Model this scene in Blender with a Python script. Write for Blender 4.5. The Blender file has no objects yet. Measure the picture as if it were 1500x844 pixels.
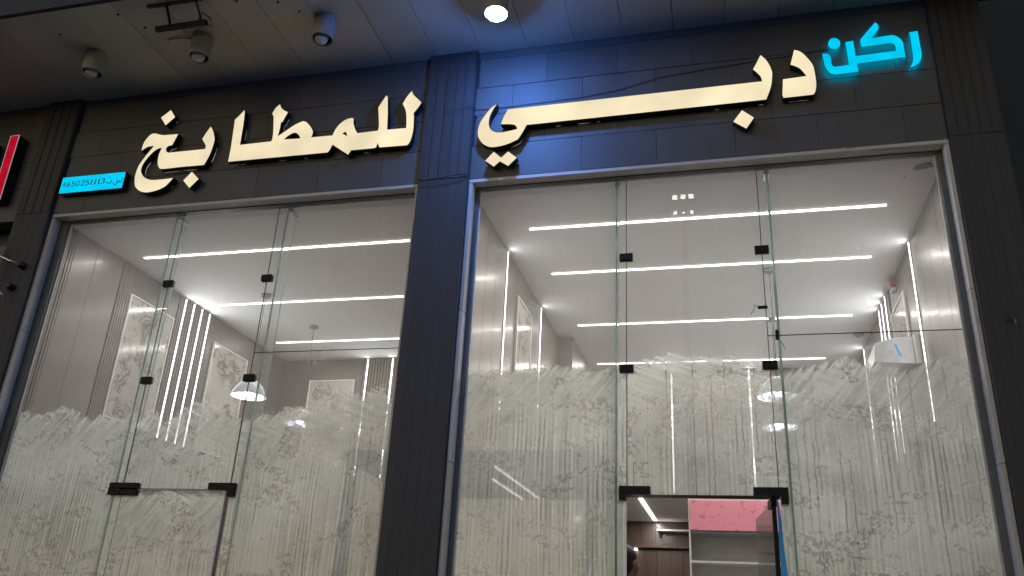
import bpy, bmesh, math, random
from mathutils import Vector, Matrix
random.seed(7)
SC = bpy.context.scene
COL = SC.collection

# ------------------------------------------------------------------ camera
cam_d = bpy.data.cameras.new("camera")
cam = bpy.data.objects.new("camera", cam_d); COL.objects.link(cam)
cam_d.sensor_width = 36.0; cam_d.lens = 29.155; cam_d.clip_start = 0.05; cam_d.clip_end = 2000
Rv, Uv, Fv = (0.968425, 0.244085, 0.050742), (0.048537, -0.384235, 0.921959), (-0.244533, 0.890385, 0.383950)
M = Matrix(((Rv[0], Uv[0], -Fv[0]), (Rv[1], Uv[1], -Fv[1]), (Rv[2], Uv[2], -Fv[2])))
cam.rotation_euler = M.to_euler(); cam.location = (0, -6.0, 1.5)
SC.camera = cam

# ------------------------------------------------------------------ night sky, exposure
wd = bpy.data.worlds.new("World"); SC.world = wd; wd.use_nodes = True
wn = wd.node_tree; bg = wn.nodes["Background"]
sky = wn.nodes.new("ShaderNodeTexSky"); sky.sky_type = 'NISHITA'; sky.sun_disc = False
sky.sun_elevation = math.radians(18.0); sky.sun_rotation = math.radians(200)
wn.links.new(sky.outputs[0], bg.inputs[0]); bg.inputs[1].default_value = 0.055
SC.view_settings.view_transform = 'Standard'; SC.view_settings.look = 'None'
SC.view_settings.exposure = 0.0; SC.view_settings.gamma = 1.0
SC.cycles.use_denoising = True
SC.cycles.max_bounces = 5; SC.cycles.diffuse_bounces = 3; SC.cycles.glossy_bounces = 2; SC.cycles.transparent_max_bounces = 16
SC.cycles.use_adaptive_sampling = True; SC.cycles.adaptive_threshold = 0.04
SC.cycles.sample_clamp_indirect = 6.0
SC.cycles.caustics_reflective = False; SC.cycles.caustics_refractive = False

# ------------------------------------------------------------------ helpers
def wloc(o):
    v = Vector((0, 0, 0))
    while o is not None:
        v += o.location; o = o.parent
    return v
class MB:
    def __init__(s): s.v = []; s.f = []
    def box(s, x0, x1, y0, y1, z0, z1):
        b = len(s.v)
        s.v += [(x0,y0,z0),(x1,y0,z0),(x1,y1,z0),(x0,y1,z0),(x0,y0,z1),(x1,y0,z1),(x1,y1,z1),(x0,y1,z1)]
        s.f += [tuple(b+i for i in q) for q in ((0,3,2,1),(4,5,6,7),(0,1,5,4),(1,2,6,5),(2,3,7,6),(3,0,4,7))]
        return s
    def quad(s, *p):
        b = len(s.v); s.v += list(p); s.f.append(tuple(range(b, b+len(p)))); return s
    def tube(s, pts, r, n=8, caps=True):
        pts = [Vector(p) for p in pts]; rs = r if isinstance(r, (list, tuple)) else [r]*len(pts)
        b = len(s.v); up = Vector((0.13, 0.21, 0.97)).normalized()
        for i, p in enumerate(pts):
            t = (pts[min(i+1, len(pts)-1)] - pts[max(i-1, 0)]).normalized()
            a = t.cross(up)
            if a.length < 1e-3: a = t.cross(Vector((1, 0, 0)))
            a.normalize(); c = t.cross(a)
            for k in range(n):
                w = 2*math.pi*k/n
                s.v.append(tuple(p + (a*math.cos(w) + c*math.sin(w))*rs[i]))
        for i in range(len(pts)-1):
            for k in range(n):
                s.f.append((b+i*n+k, b+i*n+(k+1) % n, b+(i+1)*n+(k+1) % n, b+(i+1)*n+k))
        if caps:
            s.f.append(tuple(b+k for k in range(n))[::-1]); s.f.append(tuple(b+(len(pts)-1)*n+k for k in range(n)))
        return s
    def lathe(s, c, prof, n=28):                      # prof: (r, z) list, axis z through c
        b = len(s.v)
        for r, z in prof:
            for k in range(n):
                w = 2*math.pi*k/n
                s.v.append((c[0]+r*math.cos(w), c[1]+r*math.sin(w), c[2]+z))
        for i in range(len(prof)-1):
            for k in range(n):
                s.f.append((b+i*n+k, b+i*n+(k+1) % n, b+(i+1)*n+(k+1) % n, b+(i+1)*n+k))
        return s
    def ribbon(s, pts, w, y):                         # flat stroke in the xz plane
        b = len(s.v); P = [Vector((p[0], 0, p[1])) for p in pts]
        for i, p in enumerate(P):
            t = (P[min(i+1, len(P)-1)] - P[max(i-1, 0)])
            t = t.normalized() if t.length > 1e-6 else Vector((1, 0, 0))
            nn = Vector((-t.z, 0, t.x))*w*0.5
            s.v += [(p.x+nn.x, y, p.z+nn.z), (p.x-nn.x, y, p.z-nn.z)]
        for i in range(len(P)-1): s.f.append((b+2*i, b+2*i+1, b+2*i+3, b+2*i+2))
        return s
    def build(s, name, mat, parent=None, loc=None, smooth=False, bevel=0, seg=1):
        if parent is None:
            if loc is None:
                xs = [p[0] for p in s.v]; ys = [p[1] for p in s.v]; zs = [p[2] for p in s.v]
                loc = ((min(xs)+max(xs))/2, (min(ys)+max(ys))/2, min(zs))
            off = Vector(loc)
        else: off = wloc(parent)
        me = bpy.data.meshes.new(name)
        me.from_pydata([tuple(Vector(p)-off) for p in s.v], [], s.f); me.update()
        o = bpy.data.objects.new(name, me); COL.objects.link(o)
        if parent is None: o.location = off
        else: o.parent = parent
        if mat: me.materials.append(mat)
        if smooth:
            for p in me.polygons: p.use_smooth = True
        if bevel:
            m = o.modifiers.new("edge", 'BEVEL'); m.width = bevel; m.segments = seg; m.limit_method = 'ANGLE'
        return o
def B(x0, x1, y0, y1, z0, z1): return MB().box(x0, x1, y0, y1, z0, z1)
def tag(o, label=None, cat=None, group=None, kind=None):
    if label: o["label"] = label
    if cat: o["category"] = cat
    if group: o["group"] = group
    if kind: o["kind"] = kind
    return o
def thing(name, loc, label, cat, group=None):
    o = bpy.data.objects.new(name, None); COL.objects.link(o); o.location = loc; o.empty_display_size = 0.1
    return tag(o, label, cat, group)

# ------------------------------------------------------------------ materials
class NT:
    def __init__(s, name):
        s.m = bpy.data.materials.new(name); s.m.use_nodes = True; s.t = s.m.node_tree; s.t.nodes.clear()
        s.out = s.n("ShaderNodeOutputMaterial")
    def n(s, typ, ins=None, **kw):
        nd = s.t.nodes.new(typ)
        for k, v in kw.items(): setattr(nd, k, v)
        for k, v in (ins or {}).items():
            if hasattr(v, "links") or isinstance(v, bpy.types.NodeSocket): s.t.links.new(v, nd.inputs[k])
            else: nd.inputs[k].default_value = v
        return nd
    def math(s, op, a, b=None, c=None, clamp=False):
        ins = {0: a}
        if b is not None: ins[1] = b
        if c is not None: ins[2] = c
        return s.n("ShaderNodeMath", ins, operation=op, use_clamp=clamp).outputs[0]
    def rng(s, v, a, b, c=0.0, d=1.0):
        return s.n("ShaderNodeMapRange", {0: v, 1: a, 2: b, 3: c, 4: d}, clamp=True).outputs[0]
    def pos(s, scale=(1, 1, 1), loc=(0, 0, 0)):
        g = s.n("ShaderNodeNewGeometry").outputs["Position"]
        return s.n("ShaderNodeMapping", {"Vector": g, "Scale": scale, "Location": loc}).outputs[0]
    def noise(s, vec, scale=1.0, detail=4.0, rough=0.55, dist=0.0):
        return s.n("ShaderNodeTexNoise", {"Vector": vec, "Scale": scale, "Detail": detail, "Roughness": rough, "Distortion": dist}).outputs["Fac"]
    def ramp(s, fac, stops):
        r = s.n("ShaderNodeValToRGB", {0: fac}); e = r.color_ramp.elements
        while len(e) < len(stops): e.new(0.5)
        for el, (p, c) in zip(e, stops): el.position = p; el.color = (c+(1,))[:4] if len(c) == 3 else c
        return r.outputs[0]
    def bump(s, h, strength=0.2, dist=0.01):
        return s.n("ShaderNodeBump", {"Height": h, "Strength": strength, "Distance": dist}).outputs[0]
    def done(s, sh): s.t.links.new(sh, s.out.inputs[0]); return s.m
    def pbsdf(s, **ins):
        ins2 = {k.replace("_", " "): v for k, v in ins.items()}
        return s.n("ShaderNodeBsdfPrincipled", ins2).outputs[0]

def mat_surface(name, c0, c1, rough=(0.4, 0.6), scale=(6, 6, 6), detail=6, bump=0.15, bscale=60, metallic=0.0, spec=0.5, var=0.12):
    """two-tone mottled solid with fine relief; 'var' shifts every object a little"""
    t = NT(name)
    p = t.pos(scale); n1 = t.noise(p, 1.0, detail)
    oi = t.n("ShaderNodeObjectInfo").outputs["Random"]
    col = t.ramp(n1, [(0.3, c0), (0.7, c1)])
    hsv = t.n("ShaderNodeHueSaturation", {"Value": t.rng(oi, 0, 1, 1-var, 1+var), "Color": col}).outputs[0]
    n2 = t.noise(t.pos((bscale,)*3), 1.0, 3)
    r = t.rng(n1, 0.3, 0.7, rough[0], rough[1])
    return t.done(t.pbsdf(Base_Color=hsv, Roughness=r, Metallic=metallic, Specular_IOR_Level=spec, Normal=t.bump(n2, bump, 0.004)))
def mat_wood(name, c0, c1, rough=0.35, vary=0.10, axis=(26, 26, 1.6), coat=0.0):
    t = NT(name)
    oi = t.n("ShaderNodeObjectInfo").outputs["Random"]
    off = t.n("ShaderNodeCombineXYZ", {0: t.math('MULTIPLY', oi, 37.0), 1: t.math('MULTIPLY', oi, 11.0), 2: oi}).outputs[0]
    v = t.n("ShaderNodeVectorMath", {0: t.pos(axis), 1: off}, operation='ADD').outputs[0]
    n1 = t.noise(v, 1.0, 6, 0.6, 0.6); n2 = t.noise(v, 4.5, 4)
    f = t.math('ADD', t.math('MULTIPLY', n1, 0.7), t.math('MULTIPLY', n2, 0.3))
    col = t.ramp(f, [(0.32, c0), (0.68, c1)])
    hsv = t.n("ShaderNodeHueSaturation", {"Value": t.rng(oi, 0, 1, 1-vary, 1+vary), "Color": col}).outputs[0]
    return t.done(t.pbsdf(Base_Color=hsv, Roughness=t.rng(n1, .3, .7, rough-.06, rough+.08), Coat_Weight=coat, Coat_Roughness=0.15, Normal=t.bump(n1, 0.08, 0.004)))
def mat_emit(name, col, strength, uneven=0.0, scale=3.0):
    t = NT(name)
    if strength < 5 or strength == 22.0: t.m.cycles.emission_sampling = 'NONE'     # faint or tiny glows: no need to sample them as lamps
    e = t.n("ShaderNodeEmission", {"Color": (*col, 1), "Strength": strength})
    if uneven:
        n = t.noise(t.pos((scale,)*3), 1.0, 2)
        t.t.links.new(t.rng(n, 0.3, 0.7, strength*(1-uneven), strength*(1+uneven)), e.inputs["Strength"])
    return t.done(e.outputs[0])

M_TILE = mat_surface("charcoal_porcelain", (0.086, 0.087, 0.086), (0.122, 0.122, 0.120), (0.5, 0.62), (2.2, 2.2, 2.2), 7, 0.10, 90, var=0.10)
M_GROUT = mat_surface("dark_grout", (0.050, 0.050, 0.050), (0.066, 0.066, 0.065), (0.8, 0.9), var=0)
M_SLAT = mat_wood("charcoal_composite_slat", (0.040, 0.040, 0.040), (0.062, 0.062, 0.062), 0.62, 0.08)
M_PLANK = mat_surface("grey_soffit_panel", (0.52, 0.465, 0.395), (0.63, 0.57, 0.49), (0.45, 0.6), (1.7, 1.7, 1.7), 8, 0.12, 40, var=0.08)
M_STONE = mat_surface("cream_stone_reveal", (0.56, 0.51, 0.44), (0.70, 0.655, 0.58), (0.5, 0.7), (5, 5, 5), 8, 0.2, 50)
M_FRAME = mat_surface("grey_metal_frame", (0.085, 0.092, 0.092), (0.12, 0.126, 0.126), (0.35, 0.5), bump=0.05)
M_DARK = mat_surface("dark_metal", (0.012, 0.012, 0.013), (0.03, 0.03, 0.032), (0.35, 0.55))
M_BLACK = mat_surface("black_patch_fitting", (0.006, 0.006, 0.007), (0.010, 0.010, 0.011), (0.5, 0.6), var=0.02, spec=0.25)
M_SEAL = mat_surface("dark_silicone_seal", (0.03, 0.03, 0.028), (0.07, 0.068, 0.06), (0.4, 0.7), (30, 30, 30))
M_CHROME = mat_surface("chrome", (0.7, 0.7, 0.72), (0.8, 0.8, 0.8), (0.08, 0.16), metallic=1.0, bump=0.02)
M_CEIL = mat_surface("white_ceiling_paint", (0.82, 0.80, 0.79), (0.87, 0.855, 0.845), (0.7, 0.85), (1.2, 1.2, 1.2), 5, 0.08, 120, var=0)
M_WOODG = mat_wood("grey_brown_gloss_wood", (0.104, 0.079, 0.071), (0.156, 0.122, 0.111), 0.38, 0.07, coat=0.12)
M_WOODP = mat_wood("mauve_brown_wood", (0.100, 0.068, 0.060), (0.142, 0.100, 0.090), 0.36, 0.05, (9, 9, 0.7), coat=0.1)
M_WOODB = mat_wood("walnut_panel", (0.050, 0.029, 0.022), (0.100, 0.062, 0.048), 0.32, 0.12, coat=0.2)
M_WOODD = mat_wood("dark_rib_wood", (0.072, 0.054, 0.050), (0.115, 0.089, 0.083), 0.4, 0.08)
M_FLOOR = mat_surface("pale_floor_tile", (0.42, 0.40, 0.37), (0.55, 0.53, 0.50), (0.15, 0.3), (1.5, 1.5, 1.5), var=0)
M_ASPH = mat_surface("asphalt", (0.035, 0.035, 0.036), (0.065, 0.064, 0.062), (0.8, 0.95), (9, 9, 9), 10, 0.5, 60, var=0)
M_PAVE = mat_surface("concrete_paving", (0.20, 0.19, 0.175), (0.30, 0.285, 0.265), (0.7, 0.9), (3, 3, 3), 8, 0.3, 40)
M_WHITE = mat_surface("white_lacquer", (0.70, 0.69, 0.67), (0.78, 0.77, 0.75), (0.3, 0.45), bump=0.02)
M_OFFW = mat_surface("off_white_frame", (0.62, 0.60, 0.57), (0.72, 0.70, 0.67), (0.35, 0.5), bump=0.02)
M_FIX = mat_surface("white_lamp_housing", (0.36, 0.36, 0.36), (0.46, 0.45, 0.44), (0.35, 0.5), (14, 14, 14))
M_SHADE = mat_surface("grey_enamel", (0.30, 0.30, 0.33), (0.36, 0.36, 0.39), (0.3, 0.4), bump=0.02)
M_SHADEIN = mat_surface("white_enamel", (0.78, 0.78, 0.80), (0.82, 0.82, 0.84), (0.3, 0.4), bump=0.02)
M_RED = mat_surface("red_plastic", (0.45, 0.03, 0.025), (0.55, 0.04, 0.03), (0.3, 0.4))
M_BLUE = mat_surface("blue_tape", (0.02, 0.30, 0.72), (0.03, 0.36, 0.80), (0.35, 0.5))
M_SIDE = mat_surface("letter_return_black", (0.006, 0.006, 0.006), (0.012, 0.012, 0.012), (0.35, 0.5), var=0)
M_INK = mat_surface("dark_blue_print", (0.004, 0.03, 0.06), (0.006, 0.04, 0.08), (0.5, 0.6), var=0)

E_CEIL = mat_emit("ceiling_led", (1.0, 0.965, 0.91), 4.9)
E_WALL = mat_emit("wall_led", (0.95, 0.97, 1.0), 4.2)
E_BULB = mat_emit("pendant_bulb", (0.90, 0.92, 1.0), 40.0)
E_SPOT = mat_emit("blue_white_lamp", (0.75, 0.88, 1.0), 12.0)
E_CREAM = mat_emit("cream_acrylic_face", (1.0, 0.86, 0.575), 0.94, 0.13, 2.2)
E_CYAN = mat_emit("cyan_acrylic_face", (0.0, 0.63, 0.95), 1.0, 0.12, 6.0)
E_CYANH = mat_emit("cyan_halo", (0.0, 0.42, 0.70), 2.2)
E_CYANB = mat_emit("cyan_added_glow", (0.0, 0.34, 0.55), 5.0)  # for the glow plates added behind the cyan letters
E_CYANS = mat_emit("cyan_lit_side", (0.0, 0.20, 0.30), 0.8)
E_CYANS.cycles.emission_sampling = 'AUTO'
E_RED = mat_emit("red_acrylic_face", (0.62, 0.006, 0.035), 0.75, 0.25, 5.0)
E_FLOOD = mat_emit("floodlight_lens", (1.0, 0.97, 0.9), 22.0)
E_TUBE = mat_emit("tube_light", (1.0, 0.97, 0.88), 9.0)
E_RIM = mat_emit("silver_glow_rim", (0.9, 0.75, 0.75), 0.35)

def mat_leak():
    t = NT("patchy_light_leak"); t.m.cycles.emission_sampling = 'NONE'
    n = t.noise(t.pos((5, 5, 5)), 1.0, 3)
    st = t.rng(n, 0.53, 0.62, 0.0, 0.42)
    return t.done(t.n("ShaderNodeEmission", {"Color": (1, .9, .66, 1), "Strength": st}).outputs[0])
E_LEAK = mat_leak()

def mat_marble():
    t = NT("white_marble_with_dark_veins")
    p = t.pos((1, 1, 1))
    warp = t.noise(p, 3.0, 5, 0.6, 1.0)
    veins = t.noise(p, 4.2, 9, 0.68, 2.4)
    line = t.math('ABSOLUTE', t.math('SUBTRACT', veins, 0.5))
    v = t.rng(line, 0.0, 0.075, 1.0, 0.0)
    mask = t.rng(warp, 0.46, 0.56)
    f = t.math('MULTIPLY', v, mask)
    speck = t.math('MULTIPLY', t.rng(t.noise(p, 30.0, 5, 0.7, 0.6), 0.56, 0.66), t.rng(warp, 0.53, 0.62))
    f = t.math('MAXIMUM', f, t.math('MULTIPLY', speck, 0.8))
    col = t.ramp(f, [(0.0, (0.43, 0.41, 0.385)), (0.5, (0.25, 0.225, 0.21)), (1.0, (0.11, 0.078, 0.075))])
    return t.done(t.pbsdf(Base_Color=col, Roughness=0.12))
M_MARBLE = mat_marble()

def mat_glass():
    t = NT("dusty_window_glass")
    tr = t.n("ShaderNodeBsdfTransparent", {"Color": (0.93, 0.955, 0.94, 1)}).outputs[0]
    gl = t.n("ShaderNodeBsdfGlossy", {"Color": (1, 1, 1, 1), "Roughness": 0.006}).outputs[0]
    fr = t.n("ShaderNodeFresnel", {"IOR": 1.5}).outputs[0]
    a = t.n("ShaderNodeMixShader", {0: fr, 1: tr, 2: gl}).outputs[0]
    # dust: even thin veil, small wiped smears
    dust = t.n("ShaderNodeBsdfTranslucent", {"Color": (0.82, 0.81, 0.78, 1)}).outputs[0]
    n1 = t.noise(t.pos((1.3, 1.3, 1.3)), 1.0, 4); n2 = t.noise(t.pos((22, 22, 22)), 1.0, 6, 0.65, 0.8)
    n3 = t.noise(t.pos((60, 60, 9)), 1.0, 3)
    smear = t.math('MULTIPLY', t.rng(n1, 0.62, 0.72), t.rng(n2, 0.50, 0.60))
    spk = t.rng(t.noise(t.pos((45, 45, 45)), 1.0, 2), 0.73, 0.77)
    al = t.math('ADD', t.rng(n1, 0.3, 0.7, 0.13, 0.17), t.math('MULTIPLY', smear, 0.25))
    al = t.math('ADD', al, t.math('MULTIPLY', spk, 0.10))
    al = t.math('MULTIPLY', al, t.rng(n3, 0.3, 0.7, 0.85, 1.15))
    return t.done(t.n("ShaderNodeMixShader", {0: al, 1: a, 2: dust}).outputs[0])
M_GLASS = mat_glass()
def mat_fin():
    t = NT("clear_fin_glass")
    tr = t.n("ShaderNodeBsdfTransparent", {"Color": (0.86, 0.93, 0.91, 1)}).outputs[0]
    gl = t.n("ShaderNodeBsdfGlossy", {"Color": (1, 1, 1, 1), "Roughness": 0.01}).outputs[0]
    fr = t.n("ShaderNodeFresnel", {"IOR": 1.35}).outputs[0]
    a = t.n("ShaderNodeMixShader", {0: t.math('MULTIPLY', fr, 0.6), 1: tr, 2: gl}).outputs[0]
    d = t.n("ShaderNodeBsdfTranslucent", {"Color": (0.8, 0.84, 0.83, 1)}).outputs[0]
    return t.done(t.n("ShaderNodeMixShader", {0: 0.20, 1: a, 2: d}).outputs[0])
M_FIN = mat_fin()
def mat_edge():
    t = NT("green_glass_edge")
    n = t.noise(t.pos((3, 3, 3)), 1.0, 4)
    col = t.ramp(n, [(0.35, (0.34, 0.52, 0.48)), (0.65, (0.78, 0.92, 0.88))])
    d = t.n("ShaderNodeBsdfTranslucent", {"Color": col}).outputs[0]
    p = t.pbsdf(Base_Color=col, Roughness=0.15)
    return t.done(t.n("ShaderNodeMixShader", {0: 0.5, 1: p, 2: d}).outputs[0])
M_EDGE = mat_edge()
def mat_wash():
    """whitewash brushed and combed on the inside of the glass; uv.y = metres below the ragged top.
    object colour: r coverage, g combing, b drips, (per pane, how it was worked)"""
    t = NT("brushed_whitewash_film")
    depth = t.n("ShaderNodeSeparateXYZ", {0: t.n("ShaderNodeUVMap").outputs[0]}).outputs[1]
    info = t.n("ShaderNodeObjectInfo"); oi = info.outputs["Random"]
    oc = t.n("ShaderNodeSeparateColor", {0: info.outputs["Color"]}); cov, kcomb, kdrip = oc.outputs
    seed = t.n("ShaderNodeCombineXYZ", {0: t.math('MULTIPLY', oi, 50.0), 1: 0.0, 2: t.math('MULTIPLY', oi, 23.0)}).outputs[0]
    g = t.n("ShaderNodeVectorMath", {0: t.n("ShaderNodeNewGeometry").outputs["Position"], 1: seed}, operation='ADD').outputs[0]
    gx = t.n("ShaderNodeSeparateXYZ", {0: g}).outputs[0]
    def mp(sx, sz, ry=0.0): return t.n("ShaderNodeMapping", {"Vector": g, "Scale": (sx, 1.0, sz), "Rotation": (0, ry, 0)}).outputs[0]
    big = t.noise(mp(1.3, 1.6), 1.0, 3, 0.6, 0.6)
    mid = t.noise(mp(2.4, 4.0), 1.0, 4, 0.66, 1.0)
    fine = t.noise(mp(34, 26), 1.0, 3, 0.75, 0.5)
    wig = t.noise(mp(1.6, 1.1), 1.0, 2, 0.5)
    # squeegee comb: quasi regular upright lines, strength wandering
    cn = t.noise(mp(17, 0.4), 1.0, 2, 0.6)
    ph = t.math('ADD', t.math('MULTIPLY', gx, 29*6.2832), t.math('ADD', t.math('MULTIPLY', wig, 14.0), t.math('MULTIPLY', t.noise(mp(22, 1.2), 1.0, 1), 4.0)))
    comb = t.math('MULTIPLY', t.math('SINE', ph), t.rng(cn, 0.42, 0.66))
    comb = t.math('ADD', t.math('MULTIPLY', comb, 0.8), t.math('MULTIPLY', t.math('SUBTRACT', t.noise(mp(52, 0.7), 1.0, 2, 0.7), 0.5), 2.6))
    comb = t.math('MULTIPLY', comb, t.math('MULTIPLY', t.rng(t.math('ADD', depth, t.math('MULTIPLY', big, 0.5)), 0.45, 0.85), kcomb))
    comb = t.math('MULTIPLY', comb, t.math('MULTIPLY', t.rng(mid, 0.62, 0.45), t.rng(wig, 0.28, 0.46, 0.25, 1.0)))
    # slanting brush strokes, two directions, strongest near the top
    st1 = t.noise(t.n("ShaderNodeMapping", {"Vector": mp(1, 1, 0.9), "Scale": (3.0, 1, 34)}).outputs[0], 1.0, 2, 0.6, 0.4)
    st2 = t.noise(t.n("ShaderNodeMapping", {"Vector": mp(1, 1, -0.35), "Scale": (2.0, 1, 30)}).outputs[0], 1.0, 2, 0.6, 0.5)
    st = t.n("ShaderNodeMix", {0: t.rng(big, 0.46, 0.54), 2: st1, 3: st2}, data_type='FLOAT').outputs[0]
    st = t.math('MULTIPLY', t.math('SUBTRACT', st, 0.5), t.rng(depth, 0.10, 0.55, 0.95, 0.12))
    # single runs: one thin wandering line per cell
    u = t.math('ADD', t.math('MULTIPLY', gx, 21.0), t.math('MULTIPLY', t.noise(mp(2.5, 9), 1.0, 3), 0.7))
    cell = t.math('FLOOR', u); rnd = t.n("ShaderNodeTexWhiteNoise", {"W": cell}, noise_dimensions='1D').outputs["Value"]
    fx = t.math('ABSOLUTE', t.math('SUBTRACT', t.math('FRACT', u), t.rng(rnd, 0, 1, 0.2, 0.8)))
    line = t.math('MULTIPLY', t.rng(fx, 0.03, 0.12, 1.0, 0.0), t.math('GREATER_THAN', t.math('FRACT', t.math('MULTIPLY', rnd, 3.17)), 0.4))
    length = t.math('MULTIPLY', t.math('FRACT', t.math('MULTIPLY', rnd, 7.31)), 1.3)
    start = t.math('MULTIPLY', t.math('FRACT', t.math('MULTIPLY', rnd, 13.7)), 0.75)
    run = t.math('MULTIPLY', t.math('GREATER_THAN', depth, start), t.math('LESS_THAN', depth, t.math('ADD', start, length)))
    drip = t.math('MULTIPLY', t.math('MULTIPLY', line, run), t.math('MULTIPLY', kdrip, t.rng(wig, 0.60, 0.46)))
    # crackled places where the coat has come off
    scuff = t.math('MULTIPLY', t.rng(fine, 0.45, 0.54), t.rng(mid, 0.515, 0.575))
    a = t.math('ADD', cov, t.math('MULTIPLY', comb, 0.26))
    a = t.math('ADD', a, t.math('MULTIPLY', st, 0.7))
    a = t.math('ADD', a, t.math('MULTIPLY', t.math('SUBTRACT', big, 0.5), 0.85))
    a = t.math('ADD', a, t.math('MULTIPLY', t.math('SUBTRACT', fine, 0.5), 0.22))
    a = t.math('SUBTRACT', a, t.math('MULTIPLY', scuff, 0.60))
    a = t.math('SUBTRACT', a, t.math('MULTIPLY', drip, 0.7))
    a = t.n("ShaderNodeClamp", {0: a, 1: 0.22, 2: 0.97}).outputs[0]
    edge = t.math('ADD', depth, t.math('ADD', t.math('MULTIPLY', st, 0.16), t.math('MULTIPLY', t.math('SUBTRACT', mid, 0.5), 0.22)))
    a = t.math('MULTIPLY', a, t.rng(edge, 0.0, 0.05))
    dab = t.math('MULTIPLY', t.rng(fine, 0.54, 0.60), t.rng(mid, 0.46, 0.40))
    th = t.math('ADD', t.math('ADD', 0.5, t.math('MULTIPLY', comb, 0.60)), t.math('MULTIPLY', st, 1.3))
    th = t.math('ADD', th, t.math('MULTIPLY', t.math('SUBTRACT', mid, 0.5), 0.95))
    th = t.math('ADD', th, t.math('MULTIPLY', t.math('SUBTRACT', big, 0.5), 0.9))
    th = t.math('SUBTRACT', t.math('ADD', th, t.math('MULTIPLY', dab, 0.35)), t.math('MULTIPLY', drip, 0.9))
    col = t.ramp(th, [(0.0, (0.34, 0.352, 0.328)), (0.5, (0.65, 0.67, 0.635)), (1.0, (0.92, 0.94, 0.905))])
    tl = t.n("ShaderNodeBsdfTranslucent", {"Color": col}).outputs[0]
    df = t.n("ShaderNodeBsdfDiffuse", {"Color": col}).outputs[0]
    paint = t.n("ShaderNodeMixShader", {0: 0.12, 1: tl, 2: df}).outputs[0]
    tr = t.n("ShaderNodeBsdfTransparent", {"Color": (1, 1, 1, 1)}).outputs[0]
    return t.done(t.n("ShaderNodeMixShader", {0: a, 1: tr, 2: paint}).outputs[0])
M_WASH = mat_wash()
def mat_pink():
    t = NT("pink_protective_film")
    n = t.noise(t.pos((9, 1, 13)), 1.0, 5, 0.6, 1.0); n2 = t.noise(t.pos((3, 1, 3)), 1.0, 4)
    f = t.math('MULTIPLY', t.rng(n, 0.56, 0.66), 0.75)
    col = t.ramp(f, [(0.0, (0.90, 0.32, 0.39)), (1.0, (0.45, 0.15, 0.15))])
    return t.done(t.pbsdf(Base_Color=col, Roughness=0.3))
M_PINK = mat_pink()

# ================================================================== THE PLACE (glass plane y = 0, street at y < 0, metres)
ZS, ZC, ZF = 6.37, 5.12, 0.40          # canopy soffit, shop ceiling, shop floor
ZB = 5.05                              # underside of the fascia
ZL = 3.37                              # lower ceiling behind the shop
tag(B(-400, 400, -400, 400, -0.5, -0.13).build("ground", M_ASPH), kind="structure")
pave = tag(B(-14, 6, -4.2, -0.75, -0.125, 0.0).build("pavement", M_PAVE), kind="structure")
for i in range(33):
    for j in range(5):
        x0 = -13.9+i*0.6; y0 = -4.19+j*0.6
        B(x0, x0+0.592, y0, y0+0.592, 0.0, 0.012).build("paving_slab", M_PAVE, pave)
tag(B(-7, 2.3, -0.75, 0.0, -0.125, 0.30).build("entrance_step", M_PAVE), kind="structure")
tag(B(-6.43, 1.744, 0.0, 8.65, 0.2, ZF).build("shop_floor", M_FLOOR), kind="structure")

# ---------------------------------------------------------------- building: fascia, piers, canopy
bld = thing("shop_building", (-2.26, 0.0, 0.0), "dark tiled shop front with fluted piers under a panelled canopy", "building")
def fascia(parent, x0, x1, seed):
    rn = random.Random(seed)
    back = B(x0, x1, -0.128, 0.018, ZB, ZS+0.05).build("fascia", M_GROUT, parent)
    rows = [ZB, 5.375, 5.69, 5.98, 6.29, ZS]
    for r in range(5):
        x = x0 + (0.0 if r % 2 else 0.32) - 0.6
        while x < x1:
            a, b = max(x, x0)+0.001, min(x+0.62, x1)-0.001
            if b-a > 0.03:
                dy = rn.uniform(-0.001, 0.001)
                B(a, b, -0.150+dy, -0.127, rows[r]+(0.0 if r == 0 else 0.002), rows[r+1]-0.002).build("tile", M_TILE, back, bevel=0.001)
            x += 0.62
    return back
fascia(bld, -6.30, -2.49, 1); fascia(bld, -2.036, 1.685, 2)

def pier(parent, x0, x1, yf, n, name="pier", thin=False):
    core = B(x0+0.004, x1-0.004, yf+0.006, 0.016, -0.1, ZS+0.04).build(name, M_SLAT, parent)
    w = (x1-x0)/n
    for up in (0, 1):
        z0, z1 = ((0.0, ZB-0.004), (ZB+0.003, ZS))[up]; y0 = yf if up else yf+0.004
        for k in range(n):
            a = x0+k*w
            B(a+0.002, a+w-0.013, y0, yf+0.03, z0, z1).build("slat", M_SLAT, core, bevel=0.003)
            if k < n-1: B(a+w-0.009, a+w-0.002, y0+0.004, yf+0.03, z0, z1).build("rib", M_SLAT, core)
    # returns, so the pier sides are clad too
    B(x0, x0+0.004, yf+0.03, 0.0, 0.0, ZS).build("side_panel", M_SLAT, core)
    B(x1-0.004, x1, yf+0.03, 0.0, 0.0, ZS).build("side_panel", M_SLAT, core)
    return core
pier(bld, -2.49, -2.036, -0.195, 5)
pier(bld, -6.70, -6.30, -0.20, 4)
pier(bld, 1.687, 2.06, -0.19, 5)

can = B(-13, 2.25, -1.43, 0.0, ZS+0.03, ZS+0.42).build("canopy", M_DARK, bld)
B(-13, 2.25, -1.47, -1.43, ZS-0.035, ZS+0.42).build("canopy_edge", M_DARK, can)
x = -2.44-0.43*22; k = 0
while x < 2.2:
    B(x+0.002, min(x+0.428, 2.24), -1.428, -0.13, ZS+random.uniform(-0.001, 0.003), ZS+0.034).build("soffit_panel", M_PLANK, can, bevel=0.003)
    x += 0.43
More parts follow.
